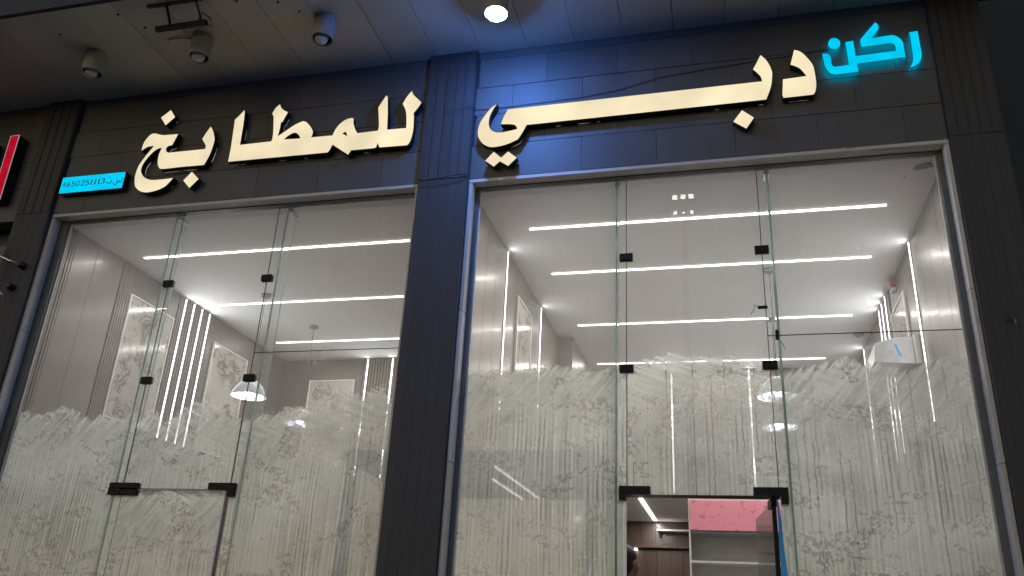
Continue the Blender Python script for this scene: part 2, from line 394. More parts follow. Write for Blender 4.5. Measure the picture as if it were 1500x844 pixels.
# screw heads and stains on the soffit
for (sx, sy) in ((-5.78, -1.12), (-5.05, -1.25), (-4.92, -1.05), (-3.9, -1.2), (-3.55, -1.12), (-2.95, -1.25), (-3.42, -0.98)):
    MB().lathe((sx, sy, ZS-0.006), [(0.0, 0.0), (0.012, 0.0), (0.014, 0.006)], 8).build("screw", M_DARK, can)
B(-13, 2.06, 0.0, 9.5, ZS+0.42, 15.0).build("upper_storeys", M_DARK, bld)

# reveals of cream stone and grey frames
def opening(x0, x1, gx0, gx1):
    rv = B(x0, x1, -0.15+0.003, -0.05, ZB-0.03, ZB-0.001).build("stone_lintel", M_STONE, bld)
    w = (x1-x0)/3
    for i, s in enumerate((x0+0.001, x1-0.031)):
        zz = [0.3, 1.45, 2.65, 3.85, ZB-0.032]
        for a, b in zip(zz[:-1], zz[1:]):
            B(s, s+0.03, -0.147, -0.05, a+0.002, b-0.002).build("stone_jamb", M_STONE, bld, bevel=0.002)
    fr = B(x0, x1, -0.05, 0.03, 5.012, ZB).build("window_frame", M_FRAME, bld, bevel=0.003)
    B(x0, gx0, -0.05, 0.03, 0.3, 5.012).build("frame_upright", M_FRAME, fr, bevel=0.003)
    B(gx1, x1, -0.05, 0.03, 0.3, 5.012).build("frame_upright", M_FRAME, fr, bevel=0.003)
    B(gx0-0.004, gx0+0.012, -0.022, -0.008, 0.3, 5.0).build("seal", M_STONE, fr)
    B(gx1-0.012, gx1+0.004, -0.022, -0.008, 0.3, 5.0).build("seal", M_STONE, fr)
    B(x0, x1, -0.05, 0.03, 0.3, 0.36).build("frame_sill", M_FRAME, fr)
opening(-6.30, -2.49, -6.18, -2.55)
opening(-2.036, 1.687, -1.974, 1.614)

# ---------------------------------------------------------------- shop shell (structure)
def struct(name, mb, mat): return tag(mb.build(name, mat), kind="structure")
ceil = struct("ceiling", B(-6.43, 1.744, 0.018, 6.07, ZC, ZC+0.3), M_CEIL)
lowc = struct("lower_ceiling", B(-2.103, 1.744, 6.07, 8.65, ZL, ZL+0.2), M_CEIL)
wl = struct("wall_left", B(-6.70, -6.45, 0.02, 4.95, 0, ZS), M_WOODP)
wp = struct("wall_partition", B(-2.42, -2.123, 0.03, 8.65, 0, ZS), M_WOODG)
wr = struct("wall_right", B(1.764, 1.98, 0.02, 8.65, 0, ZS), M_WOODG)
wb = struct("wall_back_left", B(-6.45, -2.42, 4.77, 4.95, 0, ZS), M_WOODP)
wm = struct("wall_mezzanine", B(-2.123, 1.764, 5.72, 5.90, ZL+0.012, ZS), M_WOODG)
wk = struct("wall_back_right", B(-2.123, 1.764, 8.65, 8.8, 0, ZL+0.4), M_WOODB)
B(-2.10, 1.744, 5.70, 6.07, ZL-0.002, ZL+0.012).build("trim_board", M_WOODB, wm)
MB().quad(*[(1.615+0.075*math.cos(a)*(1+0.2*math.sin(3*a)), 0.345+0.055*math.sin(a)*(1+0.3*math.cos(2*a+1)), ZC-0.003) for a in [i*math.pi/9 for i in range(18)]][::-1]).build("hole", M_DARK, ceil)  # flat dark sheet under the ceiling, painting the shade inside a hole
for hx, hy in ((0.62, 0.13), (0.66, 0.14), (-4.99, 0.1), (1.50, 0.5)):
    MB().lathe((hx, hy, ZC-0.003), [(0, 0), (0.006, 0), (0.007, 0.003)], 8).build("hole", M_DARK, ceil)  # dark discs stand for the shade inside small holes

def boards(parent, axis, face, spans, mat, z0=ZF, z1=ZC, t=0.02, gap=0.0015, name="board"):
    for a, b in spans:
        if axis == 'x+': bb = B(face-t, face, a+gap, b-gap, z0, z1)        # face looks +x
        elif axis == 'x-': bb = B(face, face+t, a+gap, b-gap, z0, z1)      # face looks -x
        else: bb = B(a+gap, b-gap, face, face+t, z0, z1)                   # face looks -y
        bb.build(name, mat, parent, bevel=0.002)
def ribs(parent, axis, face, a, b, n, mat, z0=ZF, z1=ZC):
    w = (b-a)/n
    for k in range(n):
        s = [(a+k*w+w*0.14, a+(k+1)*w-w*0.14)]
        if axis == 'x+': B(face-0.02, face+0.012, s[0][0], s[0][1], z0, z1).build("rib", mat, parent, bevel=0.003)
        elif axis == 'x-': B(face-0.012, face+0.02, s[0][0], s[0][1], z0, z1).build("rib", mat, parent, bevel=0.003)
        else: B(s[0][0], s[0][1], face-0.012, face+0.02, z0, z1).build("rib", mat, parent, bevel=0.003)
XL, XP, XR = -6.43, -2.103, 1.744
ribs(wl, 'x+', XL, 0.05, 0.35, 8, M_WOODP)
boards(wl, 'x+', XL, [(0.36, 0.665), (0.665, 1.07)], M_WOODP)
ribs(wl, 'x+', XL, 1.075, 1.25, 5, M_WOODP)
boards(wl, 'x+', XL, [(1.255, 2.10), (2.80, 3.80), (3.80, 4.77)], M_WOODD)
ribs(wl, 'x+', XL, 2.10, 2.80, 17, M_WOODD)
boards(wb, 'y', 4.75, [(-6.43, -6.02), (-6.02, -5.18), (-4.55, -3.9), (-3.9, -3.2), (-3.2, -2.42)], M_WOODD)
ribs(wb, 'y', 4.75, -5.18, -4.55, 14, M_WOODD)
boards(wp, 'x+', XP, [(0.03, 0.38), (0.38, 0.72), (0.72, 1.05), (1.05, 1.40), (1.40, 1.80), (1.80, 2.55), (2.55, 3.0), (3.0, 3.55), (3.55, 4.10)], M_WOODG)
B(XP, -1.91, 4.10, 5.20, ZF, ZC-0.001).build("column_casing", M_WOODG, wp, bevel=0.003)
boards(wp, 'x+', XP, [(5.2, 5.7), (6.1, 6.9), (6.9, 7.8), (7.8, 8.65)], M_WOODG, z1=ZL)
boards(wr, 'x-', XR, [(0.03, 0.36), (0.36, 0.72), (0.72, 1.08), (1.08, 1.44), (1.44, 1.74), (1.74, 2.15), (2.15, 2.95)], M_WOODG)
ribs(wr, 'x-', XR, 2.95, 3.62, 16, M_WOODD)
boards(wr, 'x-', XR, [(3.62, 4.2), (4.2, 4.9), (4.9, 5.7)], M_WOODG)
boards(wm, 'y', 5.70, [(-2.10, -1.45), (-1.45, -0.76), (-0.76, -0.2), (-0.2, 0.31), (0.31, 1.0), (1.0, 1.74)], M_WOODG, z0=ZL+0.013)
boards(wk, 'y', 8.63, [(-2.10, -1.28), (-1.28, -0.5), (-0.5, 0.5), (0.5, 1.74)], M_WOODB, z0=2.99, z1=ZL)
for k in range(9):
    a = -2.10+k*0.425
    B(a+0.002, a+0.423, 8.60, 8.63, ZF, 2.90).build("board", M_WOODB, wk, bevel=0.002)
B(-2.10, 1.74, 8.50, 8.63, 2.93, 2.985).build("cornice", M_WOODB, wk, bevel=0.006)

# ---------------------------------------------------------------- ceiling strip lights
def lamp(parent, loc, rot, sx, sy, power, col):
    """the light a strip gives off: an area lamp on its own diffuser"""
    ld = bpy.data.lights.new("strip_glow", 'AREA'); ld.shape = 'RECTANGLE'; ld.size = sx; ld.size_y = sy; ld.energy = power; ld.color = col
    lo = bpy.data.objects.new("strip_glow", ld); COL.objects.link(lo); lo.parent = parent
    lo.location = Vector(loc)-wloc(parent); lo.rotation_euler = rot
def strip_ceiling(x0, x1, y, label, z=ZC, w=0.030):
    r = thing("linear_ceiling_light", ((x0+x1)/2, y, z), label, "strip light", "linear lights in the ceiling")
    MB().box(x0-0.006, x1+0.006, y-w/2-0.004, y+w/2+0.004, z-0.004, z-0.0005).build("trim", M_WHITE, r)
    MB().box(x0, x1, y-w/2, y+w/2, z-0.012, z-0.004).build("diffuser", E_CEIL, r)
    lamp(r, ((x0+x1)/2, y, z-0.016), (0, 0, 0), x1-x0, 0.04, 9.8*(x1-x0), (1.0, 0.955, 0.90))
strip_ceiling(-1.77, 1.43, 0.965, "nearest white strip light on the ceiling of the right window")
strip_ceiling(-1.77, 1.45, 2.05, "second white strip light from the glass on the right window's ceiling")
strip_ceiling(-1.77, 1.46, 3.675, "third white strip light from the glass on the right window's ceiling")
strip_ceiling(-1.77, 1.30, 5.28, "farthest ceiling strip light in the right window, at the top of the whitewash")
strip_ceiling(-6.15, -2.75, 1.035, "nearest white strip light on the ceiling of the left window")
strip_ceiling(-6.10, -2.75, 2.465, "middle white strip light on the ceiling of the left window")
strip_ceiling(-6.12, -2.75, 3.915, "farthest white strip light on the ceiling of the left window")
r = thing("linear_ceiling_light", (-1.26, 7.3, ZL), "short slanting strip light seen through the open door", "strip light", "linear lights in the ceiling")
B(-1.30, -1.22, 6.10, 8.45, ZL-0.004, ZL-0.0005).build("trim", M_WHITE, r)
B(-1.29, -1.23, 6.11, 8.44, ZL-0.012, ZL-0.004).build("diffuser", E_CEIL, r)
lamp(r, (-1.26, 7.28, ZL-0.016), (0, 0, 0), 0.05, 2.3, 26.0, (1.0, 0.955, 0.90))

# vertical LED lines in the walls
def led(axis, face, p, label, z0=3.38, z1=ZC-0.02, w=0.017):
    c = {'x+': (face, p, z0), 'x-': (face, p, z0), 'y': (p, face, z0)}[axis]
    r = thing("wall_light_strip", c, label, "wall light", "vertical light lines on the walls")
    h = w/2
    if axis == 'x+': B(face+0.001, face+0.009, p-h-.004, p+h+.004, z0, z1).build("channel", M_CHROME, r); B(face+0.009, face+0.016, p-h, p+h, z0, z1).build("diffuser", E_WALL, r)
    elif axis == 'x-': B(face-0.009, face-0.001, p-h-.004, p+h+.004, z0, z1).build("channel", M_CHROME, r); B(face-0.016, face-0.009, p-h, p+h, z0, z1).build("diffuser", E_WALL, r)
    else: B(p-h-.004, p+h+.004, face-0.009, face-0.001, z0, z1).build("channel", M_CHROME, r); B(p-h, p+h, face-0.016, face-0.009, z0, z1).build("diffuser", E_WALL, r)
    q = {'x+': ((face+0.02, p, (z0+z1)/2), (0, -math.pi/2, 0)), 'x-': ((face-0.02, p, (z0+z1)/2), (0, math.pi/2, 0)), 'y': ((p, face-0.02, (z0+z1)/2), (-math.pi/2, math.pi/2, 0))}[axis]
    lamp(r, q[0], q[1], z1-z0, 0.02, 3.2*(w/0.017)**0.5, (0.95, 0.97, 1.0))
for i, y in enumerate((2.20, 2.37, 2.54, 2.71)):
    led('x+', XL+0.013, y, ["leftmost", "second from left", "third from left", "rightmost"][i]+" of the four upright light lines on the left window's side wall")
led('y', 4.737, -5.07, "upright light line beside the marble panel on the left window's back wall")
led('y', 4.737, -4.68, "upright light line against the dark pier in the left window")
led('x+', XP, 1.40, "upright light line nearest the dark pier in the right window", w=0.011)
led('x+', XP, 2.99, "upright light line right of the narrow framed panel in the right window", w=0.011)
led('x-', XR, 1.735, "long upright light line on the glossy right-hand wall", w=0.02)
for i, y in enumerate((3.10, 3.32, 3.52)):
    led('x-', XR-0.013, y, ["rightmost", "middle", "leftmost"][i]+" of three upright light lines by the red alarm")
led('x-', XR, 4.90, "short upright light line deep on the right wall above the whitewash")
led('y', 5.70, -0.76, "left upright light line glowing through the whitewash over the open door")
led('y', 5.70, 0.315, "right upright light line glowing through the whitewash over the open door")

# framed marble panels
def marble(axis, face, a, b, z0, z1, label, fw=0.02):
    c = {'x+': (face, (a+b)/2, z0), 'x-': (face, (a+b)/2, z0), 'y': ((a+b)/2, face, z0)}[axis]
    r = thing("marble_panel", c, label, "wall panel", "framed marble panels")
    def bx(p, q, zz0, zz1, d0, d1):
        if axis == 'x+': return B(face+d0, face+d1, p, q, zz0, zz1)
        if axis == 'x-': return B(face-d1, face-d0, p, q, zz0, zz1)
        return B(p, q, face-d1, face-d0, zz0, zz1)
    bx(a+fw, b-fw, z0+fw, z1-fw, 0.002, 0.016).build("slab", M_MARBLE, r)
    for (p, q, s, u) in ((a, a+fw, z0, z1), (b-fw, b, z0, z1), (a+fw, b-fw, z0, z0+fw), (a+fw, b-fw, z1-fw, z1)):
        bx(p, q, s, u, 0.002, 0.026).build("frame_bar", M_OFFW, r, bevel=0.003)
marble('x+', XL, 1.27, 2.06, 3.40, 4.80, "large white-framed veined marble panel on the left window's side wall")
marble('x+', XL, 2.92, 3.74, 3.40, 4.80, "white-framed marble panel right of the four light lines")
marble('y', 4.75, -5.97, -5.24, 3.40, 4.80, "white-framed marble panel on the left window's back wall")
marble('x+', XP, 1.86, 2.50, 3.40, 4.80, "narrow white-framed panel between two light lines in the right window")
marble('x-', XR, 2.20, 2.88, 3.40, 4.80, "white-framed panel on the right wall under the red alarm")

# pendants
def pendant(x, y, z, label, r=0.205):
    t = thing("pendant_lamp", (x, y, z), label, "pendant lamp", "dome pendant lamps")
    out = [(0.012, 0.20), (0.045, 0.195), (0.09, 0.17), (0.14, 0.125), (0.18, 0.065), (r, 0.0)]
    MB().lathe((x, y, z), out, 36).build("shade", M_SHADE, t, smooth=True)
    sh = MB().lathe((x, y, z), [(max(a-0.004, 0.001), b-0.004) for a, b in out][::-1], 36).build("shade_lining", M_SHADEIN, t, smooth=True)
    MB().lathe((x, y, z+0.055), [(0.001, -0.055), (0.035, -0.045), (0.052, -0.01), (0.045, 0.03), (0.02, 0.075)], 20).build("bulb", E_BULB, t, smooth=True)
    MB().tube([(x, y, z+0.19), (x, y, ZC-0.02)], 0.0045, 8).build("cord", M_DARK, t)
    MB().lathe((x, y, ZC-0.03), [(0.001, 0.0), (0.055, 0.0), (0.06, 0.006), (0.06, 0.029)], 24).build("ceiling_cup", M_SHADE, t, smooth=False)
pendant(-5.33, 2.23, 3.86, "grey dome pendant lamp seen clear of the whitewash in the left window")
pendant(-5.25, 3.34, 3.80, "dome pendant lamp glowing through the whitewash in the left window")
pendant(0.49, 2.25, 3.76, "upper of two pendant lamps glowing through the whitewash by the right clips")
pendant(0.56, 3.70, 3.80, "lower of two pendant lamps glowing through the whitewash by the right clips")

# small things on the right-hand ceiling and wall
sd = thing("smoke_detector", (1.61, 4.36, ZC), "small grey smoke detector on the ceiling near the right wall", "smoke detector")
MB().lathe((1.61, 4.36, ZC), [(0.001, -0.045), (0.035, -0.042), (0.05, -0.025), (0.055, -0.001)], 20).build("dome", M_SHADE, sd, smooth=True)
MB().lathe((1.61, 4.36, ZC), [(0.056, -0.012), (0.062, -0.010), (0.062, -0.0005)], 20).build("base", M_FIX, sd)
al = thing("fire_alarm", (XR, 2.62, 4.96), "small red fire alarm at the top of the right-hand wall", "fire alarm")
B(XR-0.055, XR-0.001, 2.555, 2.685, 5.00, 5.10).build("red_housing", M_RED, al, bevel=0.012, seg=3)
MB().lathe((XR-0.058, 2.62, 5.05), [(0.001, -0.02), (0.03, -0.016), (0.034, 0.0), (0.03, 0.016), (0.001, 0.02)], 16).build("sounder", M_WHITE, al, smooth=True)
B(XR-0.045, XR-0.001, 2.575, 2.665, 4.955, 4.998).build("strobe", M_WHITE, al, bevel=0.008, seg=2)
hd = thing("extractor_hood", (1.55, 2.2, 3.4), "white film-wrapped extractor hood with a blue tape strip on the right wall", "extractor hood")
mb = MB(); prof = [(1.742, 4.235), (1.62, 4.235), (1.50, 4.222), (1.42, 4.20), (1.365, 4.175), (1.355, 4.12), (1.345, 3.99), (1.742, 3.97)]
n = len(prof)
for yq in (1.95, 2.42): mb.v += [(px, yq, pz) for px, pz in prof]
mb.f = [tuple(range(n)), tuple(range(n, 2*n))[::-1]] + [(i, i+n, (i+1) % n+n, (i+1) % n) for i in range(n)]
mb.build("wrapped_body", M_FIX, hd, bevel=0.01, seg=2)
B(1.70, 1.743, 1.90, 1.945, 3.96, 4.24).build("side_flap", M_OFFW, hd)
mb = MB(); mb.v = [(1.53, 1.946, 4.16), (1.548, 1.946, 4.165), (1.588, 1.946, 4.05), (1.57, 1.946, 4.045)]; mb.f = [(0, 1, 2, 3)]
mb.build("blue_tape", M_BLUE, hd)

# kitchen cabinet behind the open door, back shelf
cb = thing("kitchen_cabinet", (0.03, 4.2, ZF), "white open-shelf cabinet with a pink film-covered flap behind the open door", "cabinet")
X0, X1, Y0, Y1 = -0.495, 0.555, 4.0, 4.40
B(X0, X0+0.018, Y0, Y1, ZF, 3.045).build("side_panel", M_WHITE, cb)
B(X1-0.018, X1, Y0, Y1, ZF, 3.045).build("side_panel", M_WHITE, cb)
B(X0+0.018, X1-0.018, Y1-0.01, Y1, ZF, 3.045).build("back_panel", M_OFFW, cb)
B(X0+0.018, X1-0.018, Y0, Y1-0.01, 3.027, 3.045).build("top_panel", M_WHITE, cb)
B(X0+0.018, X1-0.018, Y0+0.002, Y1-0.01, 2.665, 2.687).build("rail", M_SHADE, cb)
for zz in (2.34, 1.95, 1.5, 1.05, 0.6): B(X0+0.018, X1-0.018, Y0+0.01, Y1-0.01, zz, zz+0.024).build("shelf", M_WHITE, cb)
B(X0+0.016, X1+0.02, Y0-0.02, Y0-0.002, 2.69, 3.025).build("flap_door", M_PINK, cb, bevel=0.002)
for hx in (X0+0.06, 0.1): MB().lathe((hx, Y0-0.024, 3.0), [(0.0, -0.006), (0.006, 0.0), (0.0, 0.006)], 8).build("screw", M_DARK, cb)
sh = thing("floating_shelf", (-0.98, 8.5, 3.19), "thin white floating shelf on the walnut wall behind the open door", "shelf")
B(-1.23, -0.60, 8.36, 8.628, 3.19, 3.215).build("shelf_board", M_WHITE, sh)
B(-1.2, -1.17, 8.55, 8.627, 3.12, 3.19).build("bracket", M_DARK, sh)
dl = thing("cabinet_downlight", (-1.60, 8.45, 2.9), "tiny bright downlight on the cornice behind the person", "downlight")
MB().lathe((-1.60, 8.56, 2.90), [(0.001, 0.0), (0.028, 0.0), (0.03, 0.028)], 14).build("lens", E_BULB, dl)
MB().lathe((-1.60, 8.56, 2.90), [(0.031, 0.004), (0.04, 0.006), (0.04, 0.0295)], 14).build("ring", M_CHROME, dl)

# ---------------------------------------------------------------- glazing
def film(parent, x0, x1, z0, top, y=0.012, seed=0, jag=0.02, name="whitewash", work=(0.84, 1.0, 0.5)):
    """paint film: ragged top edge from a polyline [(x, z)...]"""
    rn = random.Random(seed); me = bpy.data.meshes.new(name); off = wloc(parent)
    n = max(8, int((x1-x0)/0.015)); V = []; Fc = []; UVs = []
    ph = [rn.uniform(0, 6.28) for _ in range(6)]
    def tz(x):
        z = top[0][1] if x <= top[0][0] else top[-1][1]
        for (xa, za), (xb, zb) in zip(top[:-1], top[1:]):
            if xa <= x <= xb:
                f = (x-xa)/(xb-xa); f = f*f*(3-2*f); z = za+(zb-za)*f
        return z + jag*(0.9*math.sin(x*13+ph[0])+0.6*math.sin(x*31+ph[1])+0.35*math.sin(x*67+ph[2]))*0.5 + rn.uniform(-0.35, 0.35)*jag
    rows = [0, 0.02, 0.06, 0.15, 0.3, 0.6, 1.0]
    for i in range(n+1):
        x = x0+(x1-x0)*i/n; zt = tz(x)
        for r in rows:
            z = zt-(zt-z0)*r; V.append((x-off.x, y-off.y, z-off.z)); UVs.append((x, zt-z))
    R = len(rows)
    for i in range(n):
        for j in range(R-1): Fc.append((i*R+j, i*R+j+1, (i+1)*R+j+1, (i+1)*R+j))
    me.from_pydata(V, [], Fc); me.update()
    ul = me.uv_layers.new(name="UVMap")
    for l in me.loops: ul.data[l.index].uv = UVs[l.vertex_index]
    me.materials.append(M_WASH)
    o = bpy.data.objects.new(name, me); COL.objects.link(o); o.parent = parent; o.color = (*work, 1)
    return o
def pane(parent, x0, x1, z0, z1, name="pane"):
    return B(x0, x1, -0.005, 0.005, z0, z1).build(name, M_GLASS, parent)
def pane1(parent, x0, x1, z0, z1, name="pane"):
    """single sheet with a thin green edge band all round"""
    o = MB().quad((x0, 0, z0), (x1, 0, z0), (x1, 0, z1), (x0, 0, z1)).build(name, M_GLASS, parent)
    return o
def fin(parent, x, d, z0, z1):
    f = MB().quad((x, 0.012, z0), (x, d, z0), (x, d, z1), (x, 0.012, z1)).build("glass_fin", M_FIN, parent)
    B(x-0.0075, x+0.0075, 0.006, 0.0115, z0, z1).build("front_edge", M_EDGE, f)
    B(x-0.004, x+0.004, d, d+0.004, z0, z1).build("rear_edge", M_EDGE, f)
    B(x-0.02, x+0.02, 0.05, d+0.02, z1-0.03, z1).build("top_shoe", M_CHROME, f)
def clip(parent, x, z, w=0.105, h=0.062):
    B(x-w/2, x+w/2, -0.022, 0.024, z-h/2, z+h/2).build("clip", M_BLACK, parent, bevel=0.006, seg=2)
def patchL(parent, x0, x1, zt, legx0, legx1, zb, name="patch_fitting", th=0.052):
    mb = MB().box(x0, x1, -0.026, 0.028, zt-th, zt)
    mb.box(legx0, legx1, -0.0258, 0.0278, zb, zt-th)
    mb.build(name, M_BLACK, parent)

DT = 2.444                 # top of the doors
def shopfront(label, gx0, j0, j1, gx1, f0, f1):
    r = thing("glass_shopfront", ((gx0+gx1)/2, 0.0, 0.36), label, "shop window", "full-height shop windows")
    g = 0.003
    P = {}
    P['left'] = pane1(r, gx0, j0-g, 0.36, 5.02)
    P['over'] = pane1(r, j0+g, j1-g, DT+0.006, 5.02)
    P['rup'] = pane1(r, j1+g, gx1, 3.605+g, 5.02)
    P['rlow'] = pane1(r, j1+g, gx1, 0.36, 3.605-g)
    for j in (j0, j1): B(j-0.0028, j+0.0028, -0.003, 0.004, DT+0.006, 5.02).build("seal", M_SEAL, r)
    B(j1+g, gx1, -0.003, 0.004, 3.6025, 3.6075).build("seal", M_SEAL, r)
    fin(r, f0, 0.14, 0.36, 5.02); fin(r, f1, 0.14, 0.36, 5.02)
    for j in (j0, j1):
        for z in (4.30, 3.38): clip(r, j, z)
    return r, P
sl, PL = shopfront("left frameless shop window with its glass door shut and whitewash below", -6.19, -4.915, -3.905, -2.54, -4.99, -3.815)
sr, PR = shopfront("right frameless shop window with its door open and four strip lights above", -1.985, -0.72, 0.312, 1.625, -0.798, 0.392)
# patch fittings
B(-5.03, -4.75, -0.026, 0.028, DT+0.003, DT+0.05).build("patch_fitting", M_BLACK, sl, bevel=0.004)
B(-5.03, -4.915, -0.0255, 0.0275, DT-0.05, DT+0.003).build("patch_fitting", M_BLACK, sl)
patchL(sl, -4.09, -3.85, DT+0.055, -3.905, -3.85, DT-0.05)
patchL(sr, -0.775, -0.555, DT+0.062, -0.775, -0.725, DT-0.035)
patchL(sr, 0.145, 0.372, DT+0.062, 0.322, 0.372, DT-0.045)
# small extra hardware on the right window
B(0.255, 0.325, -0.012, -0.004, 3.815, 3.838).build("clip", M_BLACK, sr)
B(0.365, 0.388, -0.020, 0.020, 3.575, 3.645).build("clip", M_BLACK, sr, bevel=0.004)
MB().tube([(0.37, -0.012, 3.59), (0.40, -0.016, 3.55), (0.43, -0.018, 3.49)], 0.002, 5).build("loose_wire", M_DARK, sr)
MB().tube([(0.26, -0.012, 3.83), (0.235, -0.02, 3.845), (0.225, -0.02, 3.80), (0.20, -0.02, 3.77)], 0.0025, 5).build("loose_wire", M_DARK, sr)

film(PL['left'], -6.19, -4.92, 0.36, [(-6.3, 3.13), (-5.98, 3.13), (-5.95, 3.09), (-5.83, 3.12), (-5.68, 3.17), (-5.5, 3.10), (-5.38, 3.07), (-5.30, 3.09), (-5.10, 3.07), (-4.9, 3.10)], seed=3, work=(1.02, 1.0, 0.3))
film(PL['over'], -4.91, -3.91, DT+0.01, [(-4.9, 3.04), (-4.78, 3.12), (-4.66, 3.03), (-4.5, 3.14), (-4.36, 3.19), (-4.15, 3.17), (-4.05, 3.06), (-3.9, 3.05)], seed=4, work=(0.84, 0.5, 0.4))
film(PL['rlow'], -3.90, -2.545, 0.36, [(-3.9, 3.06), (-3.6, 3.09), (-3.39, 3.14), (-3.15, 3.12), (-3.06, 3.27), (-2.95, 3.23), (-2.75, 3.29), (-2.68, 3.30), (-2.6, 3.2)], seed=5, jag=0.028, work=(0.96, 1.0, 0.4))
film(PR['left'], -1.98, -0.725, 0.36, [(-1.98, 3.40), (-1.5, 3.405), (-1.3, 3.43), (-1.0, 3.40), (-0.72, 3.41)], seed=6, jag=0.008, work=(1.02, 1.0, 0.35))
film(PR['over'], -0.715, 0.31, DT+0.01, [(-0.72, 3.41), (-0.55, 3.46), (-0.38, 3.50), (-0.2, 3.47), (0.05, 3.48), (0.2, 3.42), (0.31, 3.40)], seed=7, jag=0.012, work=(0.84, 0.4, 0.9))
film(PR['rlow'], 0.316, 1.622, 0.36, [(0.31, 3.33), (0.45, 3.36), (0.62, 3.38), (0.80, 3.44), (0.98, 3.40), (1.15, 3.36), (1.4, 3.40), (1.62, 3.42)], seed=8, jag=0.016, work=(0.97, 0.7, 0.45))

# doors
dr = thing("glass_door", (-3.93, 0.0, 0.40), "shut whitewashed glass door of the left window between black fittings", "door", "frameless glass doors")
lp = pane1(dr, -4.912, -3.935, 0.42, DT-0.006)
film(lp, -4.91, -3.938, 0.42, [(-4.9, DT-0.008), (-3.93, DT-0.008)], seed=9, jag=0.0, work=(0.96, 0.8, 0.3))
B(-4.912, -4.752, -0.026, 0.028, DT-0.05, DT-0.004).build("patch_fitting", M_BLACK, dr, bevel=0.004)
B(-3.937, -3.930, -0.005, 0.006, 0.42, DT-0.006).build("bright_edge", M_OFFW, dr)
B(-4.91, -3.94, -0.004, 0.005, DT-0.0065, DT-0.001).build("bright_edge", M_OFFW, dr)
do = thing("glass_door", (0.275, 0.02, 0.40), "open glass door of the right window with a black stile and blue film", "door", "frameless glass doors")
def rotp(u, w, z, ang=math.radians(96)):      # u along the leaf, w across it
    c, s = math.cos(ang), math.sin(ang)
    return (0.275+u*c-w*s, 0.02+u*s+w*c, z)
def leafbox(u0, u1, w0, w1, z0, z1):
    mb = MB(); mb.v = [rotp(u, w, z) for z in (z0, z1) for (u, w) in ((u0, w0), (u1, w0), (u1, w1), (u0, w1))]
    mb.f = [(0, 3, 2, 1), (4, 5, 6, 7), (0, 1, 5, 4), (1, 2, 6, 5), (2, 3, 7, 6), (3, 0, 4, 7)]; return mb
lf = MB().quad(rotp(0.03, 0, 0.42), rotp(0.98, 0, 0.42), rotp(0.98, 0, DT-0.02), rotp(0.03, 0, DT-0.02)).build("leaf", M_FIN, do)
leafbox(0.0, 0.03, -0.014, 0.014, 0.42, DT+0.01).build("stile", M_BLACK, do, bevel=0.003)
leafbox(0.0, 0.16, -0.02, 0.02, DT-0.06, DT-0.005).build("patch_fitting", M_BLACK, do)
mb = MB(); nz = 14
for i in range(nz+1):
    z = DT-0.015-(DT-0.45)*i/nz; wd_ = 0.012+0.055*min(1, i/7)+0.004*math.sin(i*2.1)
    mb.v += [(0.292, 0.0, z), (0.292+wd_, 0.004*math.sin(i*1.3), z)]
mb.f = [(2*i, 2*i+1, 2*i+3, 2*i+2) for i in range(nz)]
mb.build("blue_film", M_BLUE, do)

